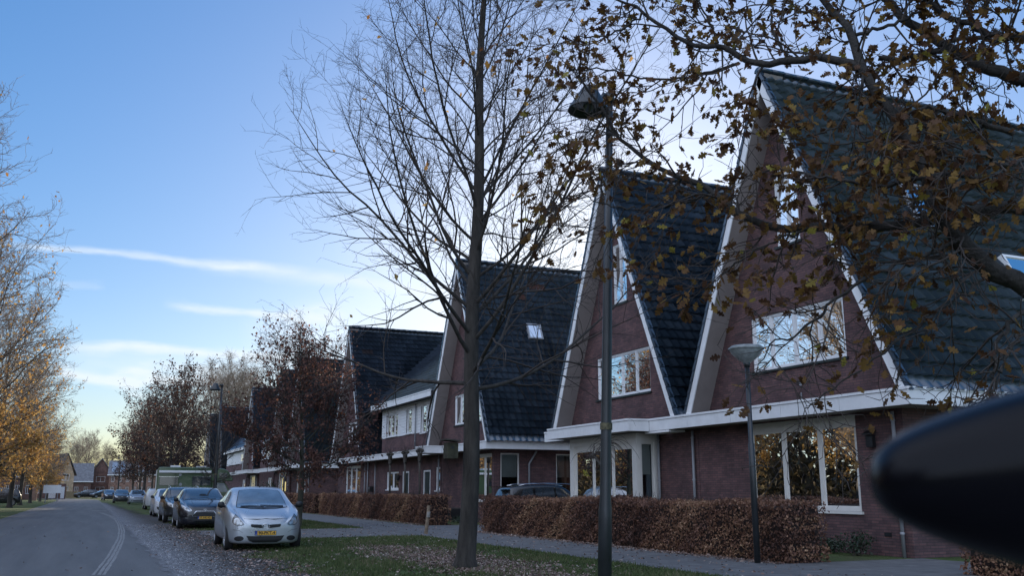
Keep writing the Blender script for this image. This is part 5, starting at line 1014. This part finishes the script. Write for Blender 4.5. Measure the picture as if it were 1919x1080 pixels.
# ------------------------------------------------------------------ overhanging oak at the right
ft = thing('brown_leaved_tree', 'overhanging oak at the right edge with dark limbs and lobed brown leaves', 'tree', (6.75, 4.7, 0), 'street trees')
tb = Tubes(); tr = np.array([at(1990, 1300, 8.2)]); tz = np.linspace(0, 9.5, 14); tr = np.stack([6.75+.02*np.sin(tz*2)+tz*.03, 4.7-.015*tz+0*tz, tz], 1); tb.add(tr[None], (.20-.014*tz)[None], 12)
limbs = [ # u, v, distance ; start radius, end radius
 ([(1960, 575, 8.2), (1915, 532, 8.1), (1850, 500, 7.9), (1800, 450, 7.75), (1762, 410, 7.7), (1740, 368, 7.7), (1735, 325, 7.8), (1705, 265, 7.9), (1685, 240, 7.95), (1650, 185, 8.0), (1615, 122, 8.1), (1595, 65, 8.2), (1545, 0, 8.3), (1490, -80, 8.4), (1450, -170, 8.5)], .085, .022),
 ([(1960, 392, 8.2), (1915, 393, 8.0), (1850, 393, 7.9), (1760, 410, 7.8), (1660, 425, 7.9), (1525, 425, 8.1), (1450, 427, 8.25), (1370, 395, 8.4), (1335, 360, 8.5), (1260, 325, 8.6), (1200, 290, 8.7), (1155, 255, 8.75), (1128, 200, 8.8), (1085, 140, 8.8)], .056, .010),
 ([(1612, 128, 8.1), (1550, 110, 8.15), (1485, 113, 8.2), (1435, 118, 8.3), (1385, 105, 8.4), (1350, 90, 8.45), (1300, 84, 8.5), (1260, 60, 8.6), (1210, 25, 8.7), (1165, 0, 8.75), (1120, -30, 8.8)], .042, .010),
 ([(1385, 118, 8.4), (1335, 135, 8.5), (1270, 145, 8.6), (1200, 146, 8.7), (1130, 130, 8.8), (1065, 135, 8.8)], .016, .006),
 ([(1650, 105, 8.1), (1685, 112, 8.1), (1760, 96, 8.15), (1785, 76, 8.2), (1890, 72, 8.3)], .026, .02),
 ([(1925, 150, 8.3), (1900, 145, 8.3), (1840, 120, 8.3), (1780, 85, 8.35), (1710, 45, 8.4), (1660, 0, 8.5), (1590, -70, 8.6)], .066, .024),
 ([(1925, 70, 8.4), (1885, 66, 8.4), (1810, 45, 8.4), (1740, 0, 8.5), (1690, -60, 8.6)], .04, .014),
 ([(1605, 65, 8.2), (1675, 45, 8.2), (1720, 20, 8.3), (1800, -40, 8.4)], .018, .01),
 ([(1790, 482, 7.8), (1710, 486, 7.7), (1640, 515, 7.6), (1569, 558, 7.5), (1530, 600, 7.5), (1490, 630, 7.5), (1448, 643, 7.5), (1422, 682, 7.5)], .018, .004),
 ([(1960, 560, 7.7), (1919, 584, 7.6), (1891, 609, 7.5), (1867, 647, 7.5), (1863, 695, 7.5), (1862, 731, 7.5), (1842, 762, 7.5)], .022, .005),
 ([(1845, 520, 7.9), (1800, 560, 7.7), (1740, 590, 7.6), (1690, 640, 7.5), (1600, 700, 7.4), (1540, 745, 7.4), (1510, 765, 7.4)], .012, .004),
 ([(1890, 350, 8.1), (1820, 330, 7.9), (1740, 330, 7.7), (1650, 345, 7.6), (1560, 335, 7.6), (1480, 320, 7.7), (1400, 330, 7.9)], .025, .006),
 ([(1900, 250, 8.2), (1820, 225, 8.0), (1750, 205, 7.9), (1700, 215, 7.8), (1640, 260, 7.7), (1560, 270, 7.7)], .025, .006),
 ([(1520, 425, 8.1), (1440, 460, 8.0), (1370, 500, 8.0), (1330, 540, 7.9)], .012, .004), ([(1850, 395, 7.9), (1780, 460, 7.6), (1700, 500, 7.3), (1640, 590, 7.2)], .02, .005),
 ([(1340, 362, 8.5), (1250, 385, 8.5), (1180, 390, 8.5), (1120, 380, 8.5), (1080, 350, 8.5)], .012, .004), ([(1620, 125, 8.1), (1600, 200, 7.9), (1540, 250, 7.8), (1450, 260, 7.9)], .014, .004),
 ([(1210, 25, 8.7), (1150, 60, 8.7), (1080, 70, 8.7), (1010, 100, 8.8)], .012, .004), ([(1350, 90, 8.4), (1330, 40, 8.4), (1300, -20, 8.5)], .014, .006),
 ([(1480, 113, 8.2), (1450, 60, 8.2), (1440, 0, 8.3), (1400, -60, 8.4)], .016, .008), ([(1155, 255, 8.75), (1090, 250, 8.8), (1030, 300, 8.8), (1010, 350, 8.8)], .009, .004),
 ([(1740, 0, 8.5), (1760, -90, 8.6), (1800, -200, 8.8)], .02, .01), ([(1930, 620, 7.4), (1900, 640, 7.2), (1880, 690, 7.1), (1850, 700, 7.0), (1800, 690, 7.0)], .014, .004), ([(1925, 300, 8.2), (1880, 310, 7.7), (1830, 290, 7.4), (1780, 300, 7.2)], .02, .006),
]
Ls = []
for pts, ra, rb in limbs:
    P3 = np.array([at(*p) for p in pts]); n = len(P3); t = np.linspace(0, n-1, 26); C = crom(P3, t); C[1:-1] += rng.normal(0, .012, (24, 3)); R_ = np.linspace(ra, rb, 26)
    tb.add(C[None], R_[None], 8); Ls.append((C, R_))
tb.build('trunk', BARKD, ft)
PL = np.array([c for c, r in Ls]); RL = np.array([r for c, r in Ls])
nl = np.array([max(6, int(np.linalg.norm(np.diff(c, axis=0), axis=1).sum()*5.5)) for c, r in Ls])
tw = Tubes(); tips, dirs = [], []
for j in range(len(Ls)):
    p, d, t, r, i = spawn(PL[j:j+1], RL[j:j+1], nl[j], .12, 1, 55, 18); d = nrm(d+[0, 0, -.12]); L2 = rng.uniform(.35, 1.05, len(t))*(1.05-.4*t)
    P2, R2 = grow(p, d, L2, 9, .13, 0, np.minimum(r*.6, .010), .0028); tw.add(P2, R2, 5)
    p, d, t2, r2, i2 = spawn(P2, R2, 6, .2, 1, 45); P3, R3 = grow(p, d, L2[i2]*.42*rng.uniform(.5, 1.2, len(t2))+.05, 5, .16, .01, np.minimum(r2*.7, .005), .0022); tw.add(P3, R3, 4)
    p, d, t3, r3_, i3 = spawn(P3, R3, 2, .3, 1, 45); P4, R4 = grow(p, d, rng.uniform(.05, .16, len(t3)), 3, .15, 0, .003, .0016); tw.add(P4, R4, 3)
    for Q_ in (P3, P4): tips.append(Q_[:, -1]); dirs.append(nrm(Q_[:, -1]-Q_[:, -2]))
tw.build('crown', TWIG, ft); tips = np.concatenate(tips); dirs = np.concatenate(dirs)
dd = tips-[0, 0, EYE]; zc = dd@fw; uu = 960+F*(dd@rt)/zc; vv = 540-F*(dd@upv)/zc
wgt = np.interp(vv, [-400, 0, 250, 430, 560, 640, 760, 800], [.8, .9, 1.15, 1.2, .9, .55, .35, .05])*np.interp(uu, [960, 1050, 1400, 1919], [.6, .8, 1, 1.1])*(1-.6*np.clip((uu-1620)/150, 0, 1)*np.clip((vv-330)/80, 0, 1))*(.35+.65*(np.sin(tips[:, 0]*5)*np.sin(tips[:, 1]*5.3+1)*np.sin(tips[:, 2]*5.1) > -.12))
for cu, cv_, rr_ in ((1405, 655, 70), (1100, 212, 50), (1480, 640, 60)): wgt = wgt*np.clip(((uu-cu)**2+(vv-cv_)**2)/rr_**2-.5, .05, 1)
NLF = 5200; sel = rng.choice(len(tips), NLF, p=wgt/wgt.sum()); leaves('foliage', tips[sel]+rng.normal(0, .02, (NLF, 3)), .092, LEAFB, ft, (OAK, OAKF), hang=.35, dirs=dirs[sel], sj=.35)
# ------------------------------------------------------------------ small things
PO = M('weathered_wood_post', (.22, .17, .12), .9, var=.3, scale=8)
p = thing('wooden_post', 'short leaning wooden post at the edge of the footpath by the hedge end', 'post', (10.15, 29.8, 0)); m = MB(); m.tube([(10.15, 29.8, 0), (10.22, 29.75, .92)], [.06, .055], 8); m.build('stake', PO, p); m = MB(); m.tube([(10.2, 29.74, .55), (10.21, 29.72, .72)], .058, 8); m.build('reflector_band', CONC, p)
def bike(label, x, y, rot):
    t = thing('bicycle', label, 'bicycle', (0, 0, 0)); 
    for dx, n_ in ((-.52, 'wheel'), (.52, 'wheel')):
        m = MB(); m.tube([(dx+.33*math.cos(a), 0, .34+.33*math.sin(a)) for a in np.linspace(0, 2*math.pi, 25)], .02, 6, cap=False)
        for k in range(9): a = k*math.pi*2/9; m.tube([(dx, 0, .34), (dx+.33*math.cos(a), 0, .34+.33*math.sin(a))], .003, 3)
        m.build(n_, RUBBER, t)
    m = MB()
    for a, b in (((-.52, .34), (-.1, .34)), ((-.1, .34), (-.22, .9)), ((-.22, .85), (-.52, .34)), ((-.1, .34), (.36, .82)), ((-.2, .8), (.34, .9)), ((.52, .34), (.34, .98))): m.tube([(a[0], 0, a[1]), (b[0], 0, b[1])], .018, 8)
    m.build('frame', BLK, t); m = MB(); m.tube([(.18, -.28, 1.08), (.3, -.2, 1.1), (.34, 0, 1.04), (.3, .2, 1.1), (.18, .28, 1.08)], .014, 8); m.build('handlebar', CHROME, t); m = MB(); m.prism([(-.36, -.08, .95), (-.1, -.02, .96), (-.1, .02, .96), (-.36, .08, .95)], (0, 0, .05)); m.build('saddle', DARK, t)
    m = MB(); m.box(.42, .78, -.2, .2, .75, 1.0); m.build('front_crate', DARK, t)
    t.location = (x, y, .02); t.rotation_euler = (0, 0, rot)
bike('dark bicycle with silver handlebar leaning beside the third house wall', 14.6, 41.6, 2.2)
gb = thing('planter_box', 'dark planter box beside the bicycle on the driveway edge', 'planter', (15.2, 40.9, 0)); m = MB(); m.box(14.9, 15.5, 40.6, 41.1, .1, .6); m.build('box', DARK, gb, bevel=.02); m = MB(); m.box(14.94, 15.46, 40.64, 41.06, .6, .63); m.build('soil', BARK, gb)
wb = thing('wheelie_bin', 'dark wheeled bin between the bicycle and the pollards', 'bin', (15.1, 43.6, 0)); m = MB(); m.prism([(14.85, 43.35, .05), (15.3, 43.35, .05), (15.38, 43.3, .98), (14.8, 43.3, .98)], (0, .5, 0)); m.build('body', DARK, wb, bevel=.02); m = MB(); m.box(14.78, 15.42, 43.26, 43.86, .985, 1.04); m.build('lid', DARKP, wb, bevel=.015)
for i in range(2): m = MB(); m.lathe([(0, -.03), (.1, -.03), (.1, .03), (0, .03)], (15.25, 43.38+i*.44, .1), 12, 'y'); m.build('wheel', RUBBER, wb)
sx_ = thing('black_mailbox', 'black box mailbox on the wall left of the link house pipes', 'mailbox', (15.9, 57.2, 1.4)); m = MB(); m.box(15.75, 15.97, 57.0, 57.4, 1.3, 1.65); m.build('box', DARK, sx_, bevel=.02); m = MB(); m.box(15.73, 15.75, 57.05, 57.35, 1.52, 1.56); m.build('slot', PIPE, sx_)
# ------------------------------------------------------------------ grass, litter, grit
def scatter(n, x0, x1, y0, y1, pw=1.0): y = y0+(y1-y0)*rng.random(n)**pw; return np.stack([rng.uniform(x0, x1, n), y, np.full(n, .01)], 1)
N = 90000; g = scatter(N, 3.0, 9.6, 11.5, 47, 1.5)
n1 = np.sin(g[:, 0]*1.9+1)*np.sin(g[:, 1]*1.3)+.5*np.sin(g[:, 0]*4.7)*np.sin(g[:, 1]*3.9+2)
keep = (n1+rng.normal(0, .4, N) > -.75) & ~((g[:, 1] > 28.6) & (g[:, 1] < 35.4)) & (g[:, 0] > 3.3+.25*np.sin(g[:, 1]*1.7)) & (rng.random(N) < np.clip((g[:, 0]-2.6)/2.0, .15, 1))
lit = ((g[:, 0]-6.9)/1.3)**2+((g[:, 1]-19)/5.5)**2 < 1+.3*np.sin(g[:, 1]*2); keep &= ~(lit & (rng.random(N) < .75)); g = g[keep]; n = len(g)
hgt = rng.uniform(.03, .085, n)*(1+.3*n1[keep]); a = rng.uniform(0, 6.28, n); dx = np.stack([np.cos(a), np.sin(a), 0*a], 1)*.012; top = g+np.stack([rng.normal(0, .025, n), rng.normal(0, .025, n), hgt], 1)
V = np.stack([g-dx, g+dx, top], 1).reshape(-1, 3); tag(from_arrays('grass', V, [np.arange(3*n).reshape(-1, 3)], GRASSB, attr=np.repeat(np.clip(.5+.25*n1[keep]+rng.normal(0, .2, n), 0, 1), 3)), 'short green grass on the verge under the trees and around the silver car', 'grass', kind='stuff')
q = []
k = 9000; e = rng.normal(0, 1, (k, 2)); q.append(np.stack([6.9+e[:, 0]*.62, 19.2+e[:, 1]*2.6, np.full(k, .03)], 1))
k = 3500; q.append(np.stack([6.9+rng.normal(0, .6, k), rng.uniform(12, 17.5, k), np.full(k, .03)], 1))
k = 2600; q.append(np.stack([12.3-np.abs(rng.exponential(.12, k)), rng.uniform(14.9, 31, k), np.full(k, .035)], 1)); k = 1500; q.append(np.stack([12.7-np.abs(rng.exponential(.12, k)), rng.uniform(37.3, 57, k), np.full(k, .035)], 1))
k = 2600; q.append(np.stack([3.2+rng.normal(0, .55, k), 12+30*rng.random(k)**1.5, np.full(k, .025)], 1)); k = 2600; q.append(scatter(k, 3, 12.3, 12, 40)+[0, 0, .02]); k = 90; q.append(scatter(k, -3, 2, 12, 50)+[0, 0, .01])
q = np.concatenate(q); tag(leaves('leaf_litter', q, .062, LITTER, None, DIA, flat=1, hang=0, sj=.4), 'fallen leaves under the bare tree, along the hedge and on the gravel edge', 'leaf litter', kind='stuff')
k = 9000; pq = np.stack([1.5+np.abs(rng.normal(0, .9, k)), 11+32*rng.random(k)**1.4, np.full(k, .016)], 1); tag(leaves('loose_grit', pq, .028, LITTERP, None, DIA, flat=1, hang=0, sj=.5) if 'LITTERP' in globals() else leaves('loose_grit', pq, .026, M('pale_grit_stone', (.42, .43, .45), .8, var=.3), None, DIA, flat=1, hang=0, sj=.5), 'pale grit stones strewn along the road edge', 'gravel', kind='stuff')
# ------------------------------------------------------------------ near black mirror housing, close to the camera
mh = at(2050, 892, .46); mo = thing('car_mirror', 'glossy black rounded mirror housing of a car, very close at the lower right edge', 'mirror', tuple(mh))
GB = M('gloss_black_plastic', (.004, .004, .006), .2, var=.1, spec=.14)
m = MB(); nu, nv = 40, 28; ex = rt*.090; ey = upv*.043+rt*.004; ez = fw*.03
def se(t, p): return math.copysign(abs(t)**p, t)
for i in range(nu+1):
    a = -math.pi/2+math.pi*i/nu
    for j in range(nv):
        b = 2*math.pi*j/nv; x = se(math.sin(a), .95); c = abs(math.cos(a))**.62; y = se(math.cos(b), .9)*c; z = se(math.sin(b), .9)*c
        m.v.append(tuple(mh+ex*x+ey*(y*(1+.40*x)+.02*x)+ez*z))
for i in range(nu):
    for j in range(nv): m.f.append((i*nv+j, i*nv+(j+1) % nv, (i+1)*nv+(j+1) % nv, (i+1)*nv+j))
m.build('housing', GB, mo, smooth=True)
m = MB(); m.tube([tuple(mh+ex*.25-ey*.5), tuple(mh+ex*.8-ey*1.5), tuple(mh+ex*1.5-ey*2.6)], [.022, .02, .02], 14); m.build('stem', GB, mo, smooth=True)
